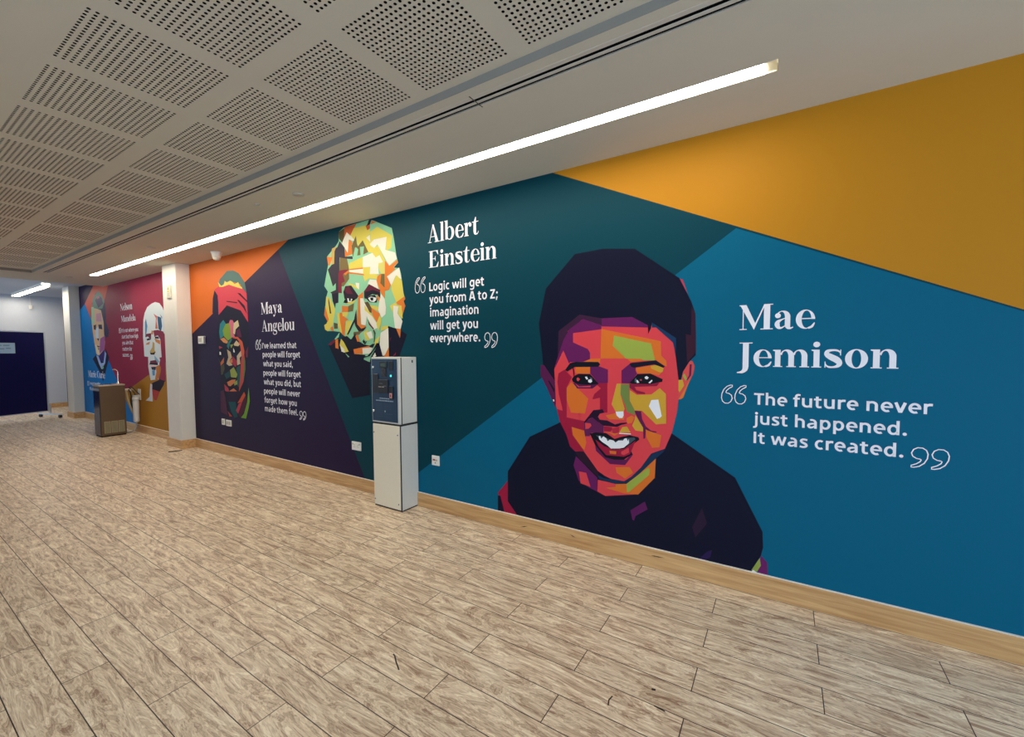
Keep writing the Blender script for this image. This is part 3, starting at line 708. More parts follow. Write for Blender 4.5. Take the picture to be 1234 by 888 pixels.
portrait('mural_portrait', 'faceted portrait of a white haired person on red and gold, beside the white column', [
 ('neck', '#c9ced6', 'NB 205,600 235,610 242,872 133,857 195,800'),
 ('neck', '#c06a48', 'NB 225,600 242,700 300,850 265,862 238,760'),
 ('neck', '#a83a38', 'NB 240,680 352,718 302,852 270,852 245,780'),
 ('neck', '#4a2238', 'NB 368,400 440,470 440,562 380,600 340,540'),
 ('neck', '#251a24', 'NB 233,590 345,540 400,480 425,560 410,622 350,722 240,682'),
 ('hair', '#ccd6d8', 'NA 100,380 120,280 160,190 220,140 280,112 345,130 395,200 430,300 430,560 NB 380,200 350,260 332,400 330,532 210,547 175,340 175,190 115,182 NA 105,770 95,650'),
 ('face', '#8e2c45', 'NA 350,560 400,560 432,620 NB 430,190 440,560 380,542 340,522 370,400 360,250 345,200 380,195'),
 ('face', '#2f5878', 'NA 313,328 372,350 387,480 370,562 330,522'),
 ('hair', '#2f5878', 'NA 353,298 387,340 387,372'),
 ('face', '#4a86b0', 'NA 140,368 162,480 150,572 130,652 123,420'),
 ('face', '#c06a5a', 'NA 253,288 312,330 302,400 322,522 283,522 292,360'),
 ('face', '#6a2438', 'NA 143,600 222,588 217,692 170,640 128,652'),
 ('face', '#7d2840', 'NA 253,548 320,538 402,562 422,602 372,700 320,622 268,642'),
 ('face', '#c07a45', 'NA 228,543 257,560 247,612 218,602'),
 ('eye1', '#c9835a', 'NA 148,740 202,718 192,762 138,767'),
 ('eye2', '#c07a45', 'NA 268,668 357,700 357,762 290,722'),
 ('eye2', '#1c1622', 'NA 273,640 330,643 342,672 283,672'),
 ('eye1', '#1c1622', 'NA 148,680 190,663 212,690 158,702'),
 ('nose', '#b59a5a', 'NA 243,718 272,740 272,862 198,872 238,800'),
 ('nose', '#b59a5a', 'NB 198,110 260,68 292,120 270,142 208,142'),
 ('nose', '#1c1622', 'NB 203,125 240,130 282,113 270,157 213,157'),
 ('face', '#7aa5bd', 'NB 268,168 300,200 342,260 320,292 278,252'),
 ('mouth', '#6f2a3c', 'NB 208,250 290,238 322,292 198,292'),
 ('mouth', '#1a1420', 'NB 183,310 210,283 320,290 327,317 208,307'),
 ('mouth', '#e8c0b5', 'NB 213,318 292,318 270,347 223,347'),
 ('mouth', '#16233f', 'NB 218,345 292,340 287,392 233,387'),
 ('face', '#5b8fb5', 'NB 233,400 277,388 277,472 243,477'),
 ('face', '#c0743a', 'NB 288,340 352,308 347,430 322,542 278,532 300,420'),
], base_level=14)

portrait('mural_portrait', 'faceted portrait of a person in a dark collared coat above the steel water cooler', [
 ('coat', '#1a1e36', 'CB 213,410 265,348 300,420 340,440 410,470 410,248 467,390 430,522 400,652 372,762 338,642'),
 ('coat', '#3a2a6a', 'CB 298,370 390,268 400,440 330,442'),
 ('coat', '#9fb3d8', 'CB 268,358 300,368 342,480 380,468 400,300 422,330 402,480 350,572 308,482'),
 ('coat', '#7fb58a', 'CB 348,530 375,508 382,552 360,572'),
 ('hair', '#38324f', 'CA 200,330 250,180 300,138 352,190 402,340 412,440 412,600 462,740 452,832 410,852 CB 400,60 390,200 CA 380,650 240,500'),
 ('hair', '#5f8272', 'CA 195,420 218,250 250,190 300,138 352,190 392,300 362,402 240,425'),
 ('hair', '#4a3a60', 'CA 248,280 300,198 352,240 372,330 300,392'),
 ('hair', '#b0607a', 'CA 268,230 312,198 322,240 280,262'),
 ('face', '#d9b18a', 'CA 203,420 240,398 340,428 382,620 387,780 CB 402,150 392,262 310,362 268,332 238,150 CA 213,750 193,560'),
 ('face', '#9fc29a', 'CA 193,380 230,378 242,640 198,642'),
 ('face', '#c58f9a', 'CA 268,480 342,468 352,602 268,602'),
 ('face', '#c9d6e0', 'CA 258,720 300,678 302,862 258,852'),
 ('eye1', '#2a2238', 'CA 228,660 267,648 262,732 233,722'),
 ('eye2', '#2a2238', 'CA 298,650 352,648 362,722 308,712'),
 ('face', '#a05a90', 'CB 328,100 402,58 392,262 318,332'),
 ('nose', '#1d1626', 'CB 278,100 312,98 302,142'),
 ('mouth', '#2a1a33', 'CB 268,205 332,223 300,237'),
 ('mouth', '#2a1a33', 'CB 283,245 317,253 300,282'),
 ('face', '#e0cfa0', 'CB 248,200 272,190 322,330 288,352'),
], base_level=14)

# ------------------------------------------------------------------ the printed lettering
# serif capitals and small letters are drawn here from stems, bowls and swelling strokes (x-height 0.5, capital height 0.72)
def g_rect(x0, y0, x1, y1): return [[(x0, y0), (x1, y0), (x1, y1), (x0, y1)]]
def g_ring(cx, cy, rx, ry, icx, icy, irx, iry, a0=0, a1=360, n=28):
    out = []
    for k in range(n):
        t0, t1 = (math.radians(a0+(a1-a0)*(k+e)/n) for e in (0, 1))
        out.append([(cx+rx*math.cos(t0), cy+ry*math.sin(t0)), (cx+rx*math.cos(t1), cy+ry*math.sin(t1)),
                    (icx+irx*math.cos(t1), icy+iry*math.sin(t1)), (icx+irx*math.cos(t0), icy+iry*math.sin(t0))])
    return out
def g_disc(cx, cy, rx, ry=None, n=20):
    ry = ry or rx
    return [[(cx+rx*math.cos(2*PI*k/n), cy+ry*math.sin(2*PI*k/n)) for k in range(n)]]
def g_brush(pts, sub=6):        # centre line points (x, y, width)
    Q = []
    for i in range(len(pts)-1):
        p0, p1, p2, p3 = pts[max(i-1, 0)], pts[i], pts[i+1], pts[min(i+2, len(pts)-1)]
        for k in range(sub):
            t = k/sub
            Q.append(tuple(0.5*(2*p1[c] + (p2[c]-p0[c])*t + (2*p0[c]-5*p1[c]+4*p2[c]-p3[c])*t*t + (3*p1[c]-p0[c]-3*p2[c]+p3[c])*t**3) for c in range(3)))
    Q.append(pts[-1]); L, R = [], []
    for i, q in enumerate(Q):
        a, b = Q[max(i-1, 0)], Q[min(i+1, len(Q)-1)]
        d = math.hypot(b[0]-a[0], b[1]-a[1]) or 1; nx, ny = -(b[1]-a[1])/d, (b[0]-a[0])/d
        L.append((q[0]+nx*q[2]/2, q[1]+ny*q[2]/2)); R.append((q[0]-nx*q[2]/2, q[1]-ny*q[2]/2))
    return [[L[i], L[i+1], R[i+1], R[i]] for i in range(len(Q)-1)]
H_, S_ = 0.026, 0.135
def serif_b(x0, x1, o=0.045): return g_rect(x0-o, 0, x1+o, H_)
def flag(x0, x1, y, o=0.05): return [[(x0-o, y-H_), (x0, y-H_-0.02), (x1, y-H_), (x1, y), (x0-o, y)]]
def arch(x0, w_): return g_ring(x0+w_-0.17, 0.32, 0.17, 0.187, x0+w_-0.17-0.045, 0.30, 0.08, 0.165, 0, 165) + g_rect(x0+w_-S_, 0, x0+w_, 0.33)
def bowl(cx): return g_ring(cx, 0.25, 0.24, 0.262, cx, 0.25, 0.10, 0.236)
SERIF = {
 'i': (0.27, g_rect(.07, 0, .07+S_, .5) + serif_b(.07, .07+S_) + flag(.07, .07+S_, .5) + g_disc(.135, .645, .078)),
 'l': (0.27, g_rect(.07, 0, .07+S_, .76) + serif_b(.07, .07+S_) + flag(.07, .07+S_, .76)),
 'n': (0.60, g_rect(.07, 0, .07+S_, .5) + serif_b(.07, .07+S_) + flag(.07, .07+S_, .5) + arch(.16, .37) + serif_b(.395, .53)),
 'm': (0.91, g_rect(.07, 0, .07+S_, .5) + serif_b(.07, .07+S_) + flag(.07, .07+S_, .5) + arch(.16, .37) + serif_b(.395, .53) + arch(.47, .37) + serif_b(.705, .84)),
 'r': (0.43, g_rect(.07, 0, .07+S_, .5) + serif_b(.07, .07+S_, .05) + flag(.07, .07+S_, .5) + g_brush([(.19, .34, .02), (.24, .45, .035), (.31, .487, .045), (.36, .46, .06)]) + g_disc(.345, .405, .07)),
 'u': (0.61, g_rect(.06, .14, .06+S_, .5) + flag(.06, .06+S_, .5) + g_ring(.23, .18, .17, .19, .275, .2, .08, .168, 180, 345) + g_rect(.39, 0, .39+S_, .5) + flag(.39, .39+S_, .5) + g_rect(.5, 0, .57, H_)),
 'o': (0.54, bowl(.27)),
 'e': (0.50, g_ring(.26, .25, .23, .262, .285, .25, .115, .236, 0, 290, 30) + g_rect(.14, .255, .49, .255+H_) + g_brush([(.33, .01, .05), (.41, .045, .06), (.455, .11, .045), (.478, .155, .02)])),
 'a': (0.53, g_rect(.29, .06, .29+S_, .36) + g_ring(.245, .34, .18, .172, .205, .335, .085, .146, -5, 150, 20) + g_disc(.115, .375, .075, .07) + g_brush([(.30, .30, .02), (.2, .255, .045), (.12, .2, .10), (.10, .13, .13), (.13, .055, .10), (.2, .03, .05), (.30, .09, .02)]) + g_brush([(.355, .08, .125), (.38, .035, .09), (.44, .02, .05), (.50, .05, .02)])),
 's': (0.46, g_brush([(.39, .345, .015), (.385, .42, .03), (.32, .475, .05), (.21, .483, .055), (.11, .45, .09), (.10, .37, .125), (.19, .295, .16), (.31, .22, .165), (.37, .13, .13), (.34, .055, .09), (.24, .018, .05), (.14, .022, .05), (.075, .08, .03), (.06, .17, .015)]) + g_rect(.385, .34, .405, .5) + g_rect(.05, 0, .07, .17)),
 't': (0.38, [[(.09, .46), (.225, .46), (.225, .66), (.19, .66)]] + g_rect(.09, .12, .225, .48) + g_rect(.01, .472, .345, .5) + g_brush([(.1575, .14, .135), (.175, .055, .11), (.24, .02, .05), (.31, .04, .03), (.35, .12, .015)])),
 'b': (0.60, g_rect(.06, .02, .06+S_, .76) + flag(.06, .06+S_, .76) + g_ring(.32, .25, .24, .262, .29, .25, .13, .232, -165, 165, 30)),
 'd': (0.62, g_rect(.40, 0, .40+S_, .76) + flag(.40, .40+S_, .76) + g_ring(.28, .25, .24, .262, .31, .25, .13, .232, 15, 345, 30) + g_rect(.52, 0, .585, H_)),
 'y': (0.57, [[(.05, .49), (.20, .49), (.375, .06), (.30, -.02)]] + [[(.43, .49), (.46, .49), (.27, -.05), (.245, -.02)]] + g_rect(0, .474, .26, .5) + g_rect(.35, .474, .56, .5) + g_brush([(.27, -.03, .03), (.22, -.13, .045), (.15, -.18, .05)]) + g_disc(.12, -.14, .068)),
 'g': (0.56, g_ring(.24, .33, .20, .175, .24, .33, .085, .15) + g_brush([(.12, .2, .02), (.07, .13, .06), (.10, .07, .09), (.24, .045, .10), (.40, .01, .10), (.46, -.08, .07), (.38, -.18, .045), (.22, -.205, .04), (.08, -.17, .05), (.04, -.10, .045), (.10, -.02, .02)]) + g_brush([(.36, .45, .02), (.44, .495, .03), (.5, .48, .05)]) + g_disc(.49, .445, .05)),
 'A': (0.74, [[(.30, .72), (.38, .72), (.66, 0), (.50, 0)]] + [[(.325, .72), (.35, .66), (.13, 0), (.098, 0)]] + g_rect(.19, .22, .53, .22+H_) + g_rect(.02, 0, .24, H_) + g_rect(.43, 0, .73, H_)),
 'E': (0.66, g_rect(.09, 0, .09+.155, .72) + g_rect(.02, 0, .56, H_) + g_rect(.02, .72-H_, .56, .72) + g_rect(.2, .36, .42, .36+H_) + [[(.44, .02), (.56, .02), (.60, .22), (.58, .22)]] + [[(.44, .70), (.56, .70), (.585, .53), (.565, .53)]] + [[(.36, .373), (.425, .25), (.425, .5)]]),
 'J': (0.40, g_rect(.15, -.02, .15+.155, .72) + g_rect(.06, .72-H_, .40, .72) + g_brush([(.2275, 0, .155), (.21, -.09, .135), (.14, -.165, .085), (.04, -.185, .04), (0, -.19, .03)])),
 'M': (0.93, [[(.05, .72), (.22, .72), (.46, .19), (.43, 0)]] + [[(.43, 0), (.455, .17), (.69, .72), (.725, .72)]] + g_rect(.125, 0, .15, .68) + g_rect(.685, 0, .685+.16, .72) + g_rect(.04, 0, .24, H_) + g_rect(.60, 0, .92, H_) + g_rect(.03, .72-H_, .2, .72) + g_rect(.70, .72-H_, .92, .72)),
 'N': (0.80, [[(.05, .72), (.22, .72), (.70, 0), (.60, 0)]] + g_rect(.125, 0, .15, .68) + g_rect(.645, .05, .67, .72) + g_rect(.04, 0, .24, H_) + g_rect(.56, .72-H_, .76, .72) + g_rect(.03, .72-H_, .2, .72)),
 'C': (0.70, g_ring(.37, .36, .33, .372, .40, .36, .20, .345, 50, 300, 30) + g_brush([(.56, .645, .03), (.60, .58, .03), (.62, .50, .015)]) + g_brush([(.535, .04, .04), (.60, .11, .04), (.64, .21, .015)]) + g_rect(.605, .5, .63, .71)),
 ' ': (0.24, []),
}
def serif_word(text):
    x = 0; out = []
    for ch in text:
        adv, polys = SERIF[ch]; out += [[(x+a, b) for a, b in p] for p in polys]; x += adv
    return out
def extents(polys):
    xs = [p[0] for q in polys for p in q]; return min(xs), max(xs)
def lay(mb, polys, x0, x1, z, zs, level, m=LETTER):
    """fit outlines between wall positions x0..x1 with the baseline at z; zs metres per unit of height"""
    a, b = extents(polys); k = (x1-x0)/(b-a)
    for i, q in enumerate(polys):
        mb.face([(x0+(p[0]-a)*k, D-0.0001*level-0.00002*(i % 12), z+p[1]*zs) for p in q], m)
def serif_line(parent, text, left, right, cap_px):
    """left/right: photo points on the baseline; cap_px: photo point at capital height above the left one"""
    (xa, za), (xb, zb), (xc, zc) = W(*left), W(*right), W(*cap_px)
    ws = text.split(' '); pos = []; x = 0
    for w_ in ws:
        polys = [[(x+p, q) for p, q in g] for g in serif_word(w_)]; pos.append(polys); x += sum(SERIF[ch][0] for ch in w_) + SERIF[' '][0]
    a, b = extents([g for w_ in pos for g in w_]); k = (xb-xa)/(b-a)
    for polys in pos:
        mb = MB(); e0, e1 = extents(polys); lay(mb, polys, xa+(e0-a)*k, xa+(e1-a)*k, (za+zb)/2, (zc-za)/0.72, 27); mb.build('name_word', parent)

# bold humanist sans: x-height 0.54, capitals 0.71, ascenders 0.76
K_ = 0.135
def k_ring(cx, cy, rx, ry, a0=0, a1=360, n=24): return g_ring(cx, cy, rx, ry, cx, cy, rx-K_, ry-0.115, a0, a1, n)
def k_arch(x0, w_, top=0.55): r = w_/2+0.02; return g_ring(x0+w_-r, top-0.215, r, 0.215, x0+w_-r-0.012, top-0.225, r-K_+0.012, 0.105, 0, 150, 14) + g_rect(x0+w_-K_, 0, x0+w_, top-0.2)
def k_bar(x0, y0, x1, y1, w_): return g_brush([(x0, y0, w_), (x1, y1, w_)], 1)
SANS = {
 'a': (0.60, g_rect(.385, 0, .52, .36) + g_ring(.28, .335, .24, .217, .265, .335, .12, .11, 0, 118, 14) + g_brush([(.40, .29, .085), (.27, .275, .10), (.155, .235, .125), (.11, .16, .135), (.14, .085, .125), (.21, .05, .115), (.30, .065, .10), (.41, .14, .07)])),
 'b': (0.63, g_rect(.07, 0, .07+K_, .76) + g_ring(.33, .27, .25, .282, .325, .27, .12, .167, -150, 150, 24)),
 'c': (0.50, k_ring(.30, .27, .26, .282, 55, 305)),
 'd': (0.63, g_rect(.425, 0, .425+K_, .76) + g_ring(.30, .27, .25, .282, .305, .27, .12, .167, 30, 330, 24)),
 'e': (0.58, k_ring(.30, .27, .26, .282, 0, 300) + g_rect(.12, .22, .555, .315) + g_rect(.43, .25, .556, .29)),
 'f': (0.39, g_rect(.09, 0, .09+K_, .58) + g_rect(.01, .435, .345, .54) + g_brush([(.1575, .56, K_), (.18, .655, .13), (.26, .71, .115), (.38, .70, .10)])),
 'g': (0.63, g_rect(.425, -.02, .425+K_, .54) + g_ring(.30, .28, .25, .272, .305, .28, .12, .157, 30, 330, 24) + g_brush([(.4925, 0, K_), (.46, -.12, .13), (.34, -.185, .11), (.21, -.185, .105), (.10, -.15, .10)])),
 'h': (0.64, g_rect(.07, 0, .07+K_, .76) + k_arch(.1, .465)),
 'i': (0.28, g_rect(.07, 0, .07+K_, .54) + g_disc(.1375, .675, .085, .08)),
 'j': (0.28, g_rect(.07, -.05, .07+K_, .54) + g_disc(.1375, .675, .085, .08) + g_brush([(.1375, -.03, K_), (.115, -.13, .125), (.04, -.185, .105), (-.04, -.18, .10)])),
 'l': (0.28, g_rect(.07, 0, .07+K_, .76)),
 'm': (0.98, g_rect(.07, 0, .07+K_, .54) + k_arch(.11, .44) + k_arch(.46, .445)),
 'n': (0.64, g_rect(.07, 0, .07+K_, .54) + k_arch(.1, .465)),
 'o': (0.61, k_ring(.305, .27, .265, .282)),
 'p': (0.63, g_rect(.07, -.22, .07+K_, .54) + g_ring(.33, .27, .25, .282, .325, .27, .12, .167, -150, 150, 24)),
 'r': (0.44, g_rect(.07, 0, .07+K_, .54) + g_brush([(.15, .33, .05), (.20, .43, .10), (.29, .487, .13), (.42, .485, .125)])),
 's': (0.50, g_brush([(.43, .47, .105), (.33, .495, .11), (.20, .49, .115), (.125, .42, .125), (.16, .335, .13), (.26, .28, .135), (.36, .22, .135), (.39, .135, .13), (.32, .065, .115), (.20, .045, .11), (.06, .075, .11)])),
 't': (0.43, g_rect(.10, .15, .10+K_, .66) + g_rect(.01, .435, .37, .54) + g_brush([(.1675, .17, K_), (.19, .085, .13), (.27, .045, .115), (.38, .06, .10)])),
 'u': (0.64, g_rect(.43, 0, .565, .54) + [[(.53-x, .54-y) for x, y in q] for q in k_arch(.0, .465)]),
 'v': (0.56, k_bar(.085, .54, .27, .02, .14) + k_bar(.475, .54, .29, .02, .14) + g_rect(.205, 0, .355, .10)),
 'w': (0.86, k_bar(.08, .54, .23, .02, .13) + k_bar(.43, .54, .25, .02, .12) + k_bar(.43, .54, .61, .02, .12) + k_bar(.78, .54, .63, .02, .13)),
 'y': (0.56, k_bar(.085, .54, .28, .03, .14) + g_brush([(.475, .54, .14), (.30, .04, .135), (.235, -.10, .125), (.16, -.18, .11), (.05, -.185, .10)], 4)),
 'A': (0.70, k_bar(.08, 0, .31, .71, .145) + k_bar(.62, 0, .39, .71, .145) + g_rect(.17, .15, .53, .265) + g_rect(.27, .6, .43, .71)),
 'I': (0.32, g_rect(.09, 0, .09+.145, .71)),
 'L': (0.55, g_rect(.09, 0, .09+.145, .71) + g_rect(.1, 0, .53, .12)),
 'T': (0.58, g_rect(.215, 0, .36, .71) + g_rect(.015, .59, .56, .71)),
 'Z': (0.58, g_rect(.04, 0, .54, .12) + g_rect(.05, .59, .54, .71) + [[(.04, .10), (.21, .10), (.54, .61), (.37, .61)]]),
 '.': (0.30, g_disc(.15, .075, .09, .085)), ',': (0.28, [[(.09, .14), (.23, .14), (.15, -.13), (.05, -.13)]]),
 ';': (0.28, [[(.09, .14), (.23, .14), (.15, -.13), (.05, -.13)]] + g_disc(.16, .44, .085, .085)),
 "'": (0.22, [[(.05, .71), (.18, .71), (.155, .47), (.075, .47)]]), ' ': (0.26, []),
}
def sans_line(text, left, right, height, parent):
    """one line fitted between two photo points on its baseline; every word is a part of its own"""
    (xa, za), (xb, zb) = W(*left), W(*right)
    x = 0; words = [[]]
    for ch in text:
        adv, polys = SANS[ch]
        if ch == ' ': words.append([])
        words[-1] += [[(x+a, b) for a, b in q] for q in polys]; x += adv
    a, b = extents([q for w_ in words for q in w_]); k = (xb-xa)/(b-a)
    for w_ in words:
        mb = MB(); e0, e1 = extents(w_); lay(mb, w_, xa+(e0-a)*k, xa+(e1-a)*k, (za+zb)/2, height, 27); mb.build('word', parent)
def quote_marks(mb, p0, p1, opening, lw=0.0045):
    """two outlined curly marks inside the box between photo points p0 (top left) and p1 (bottom right)"""
    (xa, za), (xb, zb) = W(*p0), W(*p1)
    tail = [(.93, 1.0), (.78, 1.0), (.50, .93), (.24, .76), (.08, .52), (.05, .30), (.14, .12), (.34, .02), (.60, .02), (.82, .12), (.93, .30), (.86, .46), (.66, .55), (.47, .57), (.40, .60), (.46, .70), (.66, .82), (.93, .92)]
    w1 = (xb-xa)*0.48
    for k in (0, 1):
        pts = []
        for u, v in tail:
            if not opening: u, v = 1-u, 1-v
            pts.append((xa + k*(xb-xa)*0.52 + u*w1, zb + v*(za-zb)))
        n = len(pts); V = []
        for i in range(n):
            a, b, c = Vector(pts[i-1]), Vector(pts[i]), Vector(pts[(i+1) % n])
            d = (c-a).normalized(); nn = Vector((-d.y, d.x)); V.append((b+nn*lw/2, b-nn*lw/2))
        for i in range(n):
            j = (i+1) % n
            mb.face([(p.x, D-0.0027, p.y) for p in (V[i][0], V[j][0], V[j][1], V[i][1])], LETTER)
def lettering(label_name, label_quote, names, lines, xh, marks, lw=0.0045):
    g = 'white lettering printed on the mural wall'
    l0 = W(*names[0][1])
    t = thing('name_lettering', (l0[0], D, l0[1]), label_name, 'lettering', g)
    for text, a, b, c in names:
        serif_line(t, text, a, b, c)
    l1 = W(*lines[0][1])
    t = thing('quote_lettering', (l1[0], D, l1[1]), label_quote, 'lettering', g)
    for text, a, b in lines:
        sans_line(text, a, b, xh, t)
    for p0, p1, op in marks:
        mb = MB(); quote_marks(mb, p0, p1, op, lw); mb.build('quotation_mark', t)

lettering('largest two-line white serif name, right of the smiling portrait',
          'white quotation about the future, three lines under the largest name',
          [('Mae', (890.7, 397.1), (982, 396), (890.7, 367.5)), ('Jemison', (888, 441.6), (1082.5, 443.9), (888, 413.2))],
          [('The future never', (908.5, 488.2), (1123.8, 498.2)), ('just happened.', (907.4, 511.5), (1092.7, 524.0)), ('It was created.', (908, 534), (1088.5, 550.8))],
          0.097, [((869, 463.5), (899.8, 487.5), True), ((1097, 538), (1144.3, 567.4), False)], 0.005)
lettering('two-line white serif name right of the white haired moustached portrait',
          'white quotation on logic, five lines on dark teal above the payment machine',
          [('Albert', (515.9, 292.9), (577, 282.4), (515.9, 271.5)), ('Einstein', (517.2, 322.8), (598.6, 311.3), (517.2, 303))],
          [('Logic will get', (517.6, 351.2), (583.6, 343.8)), ('you from A to Z;', (517.8, 365.2), (600.1, 360.3)), ('imagination', (518.6, 381.5), (576.9, 378.1)),
           ('will get you', (518.8, 397.2), (576.2, 395.3)), ('everywhere.', (518.8, 412.6), (579, 411.2))],
          0.108, [((500, 335.2), (513.2, 352.4), True), ((583.6, 400.8), (600.2, 418.6), False)], 0.006)
lettering('two-line white serif name on violet, right of the headwrap portrait',
          'longest white quotation, eight lines on the violet field',
          [('Maya', (315, 378.7), (340.2, 376.6), (315, 364.8)), ('Angelou', (315.9, 400.0), (355.2, 397.3), (315.9, 386.3))],
          [("I've learned that", (316.3, 419.9), (357.5, 419.3)), ('people will forget', (316.9, 430.5), (361.9, 430.6)), ('what you said,', (317.6, 441.6), (353.1, 442.2)),
           ('people will forget', (317.8, 453.0), (362.6, 454.0)), ('what you did, but', (318.4, 463.7), (363, 465.9)), ('people will never', (318.6, 474.6), (361.9, 477.7)),
           ('forget how you', (319.2, 485.0), (357.9, 489.3)), ('made them feel.', (319.7, 495.2), (359.4, 500.7))],
          0.100, [((308, 409.6), (314.9, 421.2), True), ((360.9, 495), (369.5, 506.4), False)], 0.009)
lettering('two-line white serif name on the red field',
          'white quotation in five short lines on the red field',
          [('Nelson', (145.2, 374.4), (159.6, 372.4), (145.2, 366.3)), ('Mandela', (146.4, 387.6), (163.9, 386.6), (146.4, 380.2))],
          [('It is not where you', (146.7, 400), (166.8, 399.7)), ('start but how high', (147, 407.4), (166.8, 407.6)), ('you aim that', (147.7, 414.8), (160.8, 415.2)),
           ('matters for', (148.1, 422.4), (159.4, 422.7)), ('success.', (148.1, 429.6), (156, 429.9))],
          0.10, [((143.2, 395.5), (146, 401.2), True), ((157, 427), (160.1, 433.2), False)], 0.012)
lettering('one-line white serif name on the blue field above the steel water cooler',
          'white quotation partly hidden behind the steel water cooler',
          [('Marie Curie', (106.8, 454.4), (126.9, 455.7), (106.8, 446.6))],
          [('I was taught', (108, 463.6), (121, 464.6)), ('that', (108.3, 470.0), (113.0, 470.4))],
          0.10, [((105.2, 459), (107.6, 464.5), True)], 0.012)

# ------------------------------------------------------------------ payment machine
STEEL_G = mat('light_grey_enamel', '#cfcfc8', 0.42, 0, 0.4, 0.03, 40)
CREAM_E = mat('cream_enamel', '#e6dcc4', 0.45, 0, 0.4, 0.03, 40)
DGAP = mat('dark_rubber', '#2b2a27', 0.7)
PANEL = mat('navy_fascia', '#1f3a52', 0.32, 0, 0.4)
t = thing('payment_machine', (-3.13, 2.83, 0), 'tall grey payment machine with navy control panel standing against the mural', 'payment machine')
mx0, mx1, my = -3.322, -2.937, 2.712
def notched(mb, x0, x1, y0, z0, z1, m):      # steps around the skirting at the back
    pr = [(y0, z0), (SK-0.002, z0), (SK-0.002, 0.138), (D-0.006, 0.138), (D-0.006, z1), (y0, z1)]
    n = len(pr); vs = [(x0, a, b) for a, b in pr] + [(x1, a, b) for a, b in pr]
    mb.mesh(vs, [tuple(range(n)), tuple(range(2*n-1, n-1, -1))] + [(i, n+i, n+(i+1) % n, (i+1) % n) for i in range(n)], m)
mb = MB(); notched(mb, mx0+0.012, mx1, my+0.006, 0.012, 0.795, STEEL_G); pb = mb.build('pedestal', t)
mb = MB(); mb.box(mx0+0.010, mx1-0.014, my-0.004, my+0.0055, 0.014, 0.795, CREAM_E, 0.003); fp = mb.build('front_cover', t)
for x, z in ((-3.297, .712), (-2.975, .712), (-3.297, .066), (-2.975, .066)):
    mb = MB(); mb.lathe((x, my-0.004, z), (0, -1, 0), [(0.007, 0), (0.006, 0.002), (0.001, 0.003)], mat('screw_grey', '#6a6862', 0.4, 0.6), 10); sub(mb, 'screw', fp)
mb = MB(); mb.box(mx1-0.013, mx1-0.0005, my+0.001, my+0.0055, 0.014, 0.795, DGAP); mb.box(mx0+0.008, mx1+0.003, my+0.003, D-0.008, 0.795, 0.812, DGAP); mb.box(mx0+0.014, mx1-0.002, my+0.002, SK-0.004, 0.0, 0.012, DGAP); mb.build('dark_joint', t)
mb = MB(); mb.box(mx0, mx1, my, D-0.006, 0.812, 1.428, STEEL_G, 0.004); cb = mb.build('cabinet', t)
mb = MB(); mb.box(mx1, mx1+0.004, my+0.012, my+0.020, 0.815, 1.425, DGAP); mb.box(mx1, mx1+0.006, 2.862, 2.872, 1.375, 1.400, BLK); sub(mb, 'side_latch', cb)
mb = MB(); mb.box(mx0+0.012, mx1-0.030, my-0.005, my, 0.826, 1.412, PANEL, 0.0015); fa = mb.build('fascia', t)
yp = my-0.005
def fitting(name, x0, x1, z0, z1, m, d=0.008, bev=0.002):
    mb = MB(); mb.box(x0, x1, yp-d, yp, z0, z1, m, bev); return sub(mb, name, fa)
fitting('display_bezel', -3.195, -3.092, 1.327, 1.388, BLK)
fitting('screen', -3.176, -3.108, 1.340, 1.372, mat('lcd_green', '#3f5148', 0.25), 0.0095, 0.001)
fitting('keypad', -3.174, -3.104, 1.243, 1.325, BLK, 0.006)
for i in range(3):
    for j in range(4): fitting('key', -3.168+i*0.0205, -3.168+i*0.0205+0.016, 1.250+j*0.0185, 1.250+j*0.0185+0.014, mat('key_dark', '#25282e', 0.4), 0.009, 0.001)
fitting('coin_slot', -3.064, -3.015, 1.307, 1.392, BLK); fitting('slot_mouth', -3.046, -3.034, 1.320, 1.378, mat('slot_grey', '#35393c', 0.4, 0.5), 0.0095, 0.001)
mb = MB(); mb.lathe((-3.039, yp, 1.257), (0, -1, 0), [(0.016, 0), (0.016, 0.005), (0.013, 0.007), (0.011, 0.007)], mat('button_ring', '#2c5560', 0.3, 0.6), 20); sub(mb, 'button_ring', fa)
mb = MB(); mb.lathe((-3.039, yp-0.006, 1.257), (0, -1, 0), [(0.011, 0), (0.010, 0.004), (0.004, 0.006)], mat('teal_button_light', '#2aa6a0', 0.3, emit=((0.05, 0.75, 0.70, 1), 1.2)), 16); sub(mb, 'button', fa)
fitting('note_reader', -3.280, -3.214, 1.088, 1.270, BLK, 0.012); fitting('ticket_unit', -3.212, -3.080, 1.092, 1.220, BLK, 0.012)
for i, (a, b) in enumerate(((-3.196, -3.150), (-3.140, -3.100))): fitting('label_strip', a, b, 1.180-0.022*i, 1.186-0.022*i, mat('faint_print', '#5b5f66', 0.5), 0.0125, 0.0004)
fitting('label_strip', -3.206, -3.166, 1.148, 1.155, mat('pale_print', '#b9a6a0', 0.5), 0.0125, 0.0004); fitting('label_strip', -3.158, -3.130, 1.148, 1.155, mat('pale_print', '#b9a6a0', 0.5), 0.0125, 0.0004)
fitting('card_reader', -3.064, -3.014, 1.043, 1.160, BLK, 0.014)
fitting('card_sticker', -3.056, -3.022, 1.052, 1.098, mat('sticker_pink', '#c98a86', 0.5), 0.0150, 0.0008); fitting('sticker_mark', -3.047, -3.031, 1.062, 1.088, mat('sticker_red', '#8e2a2a', 0.5), 0.0156, 0.0005)
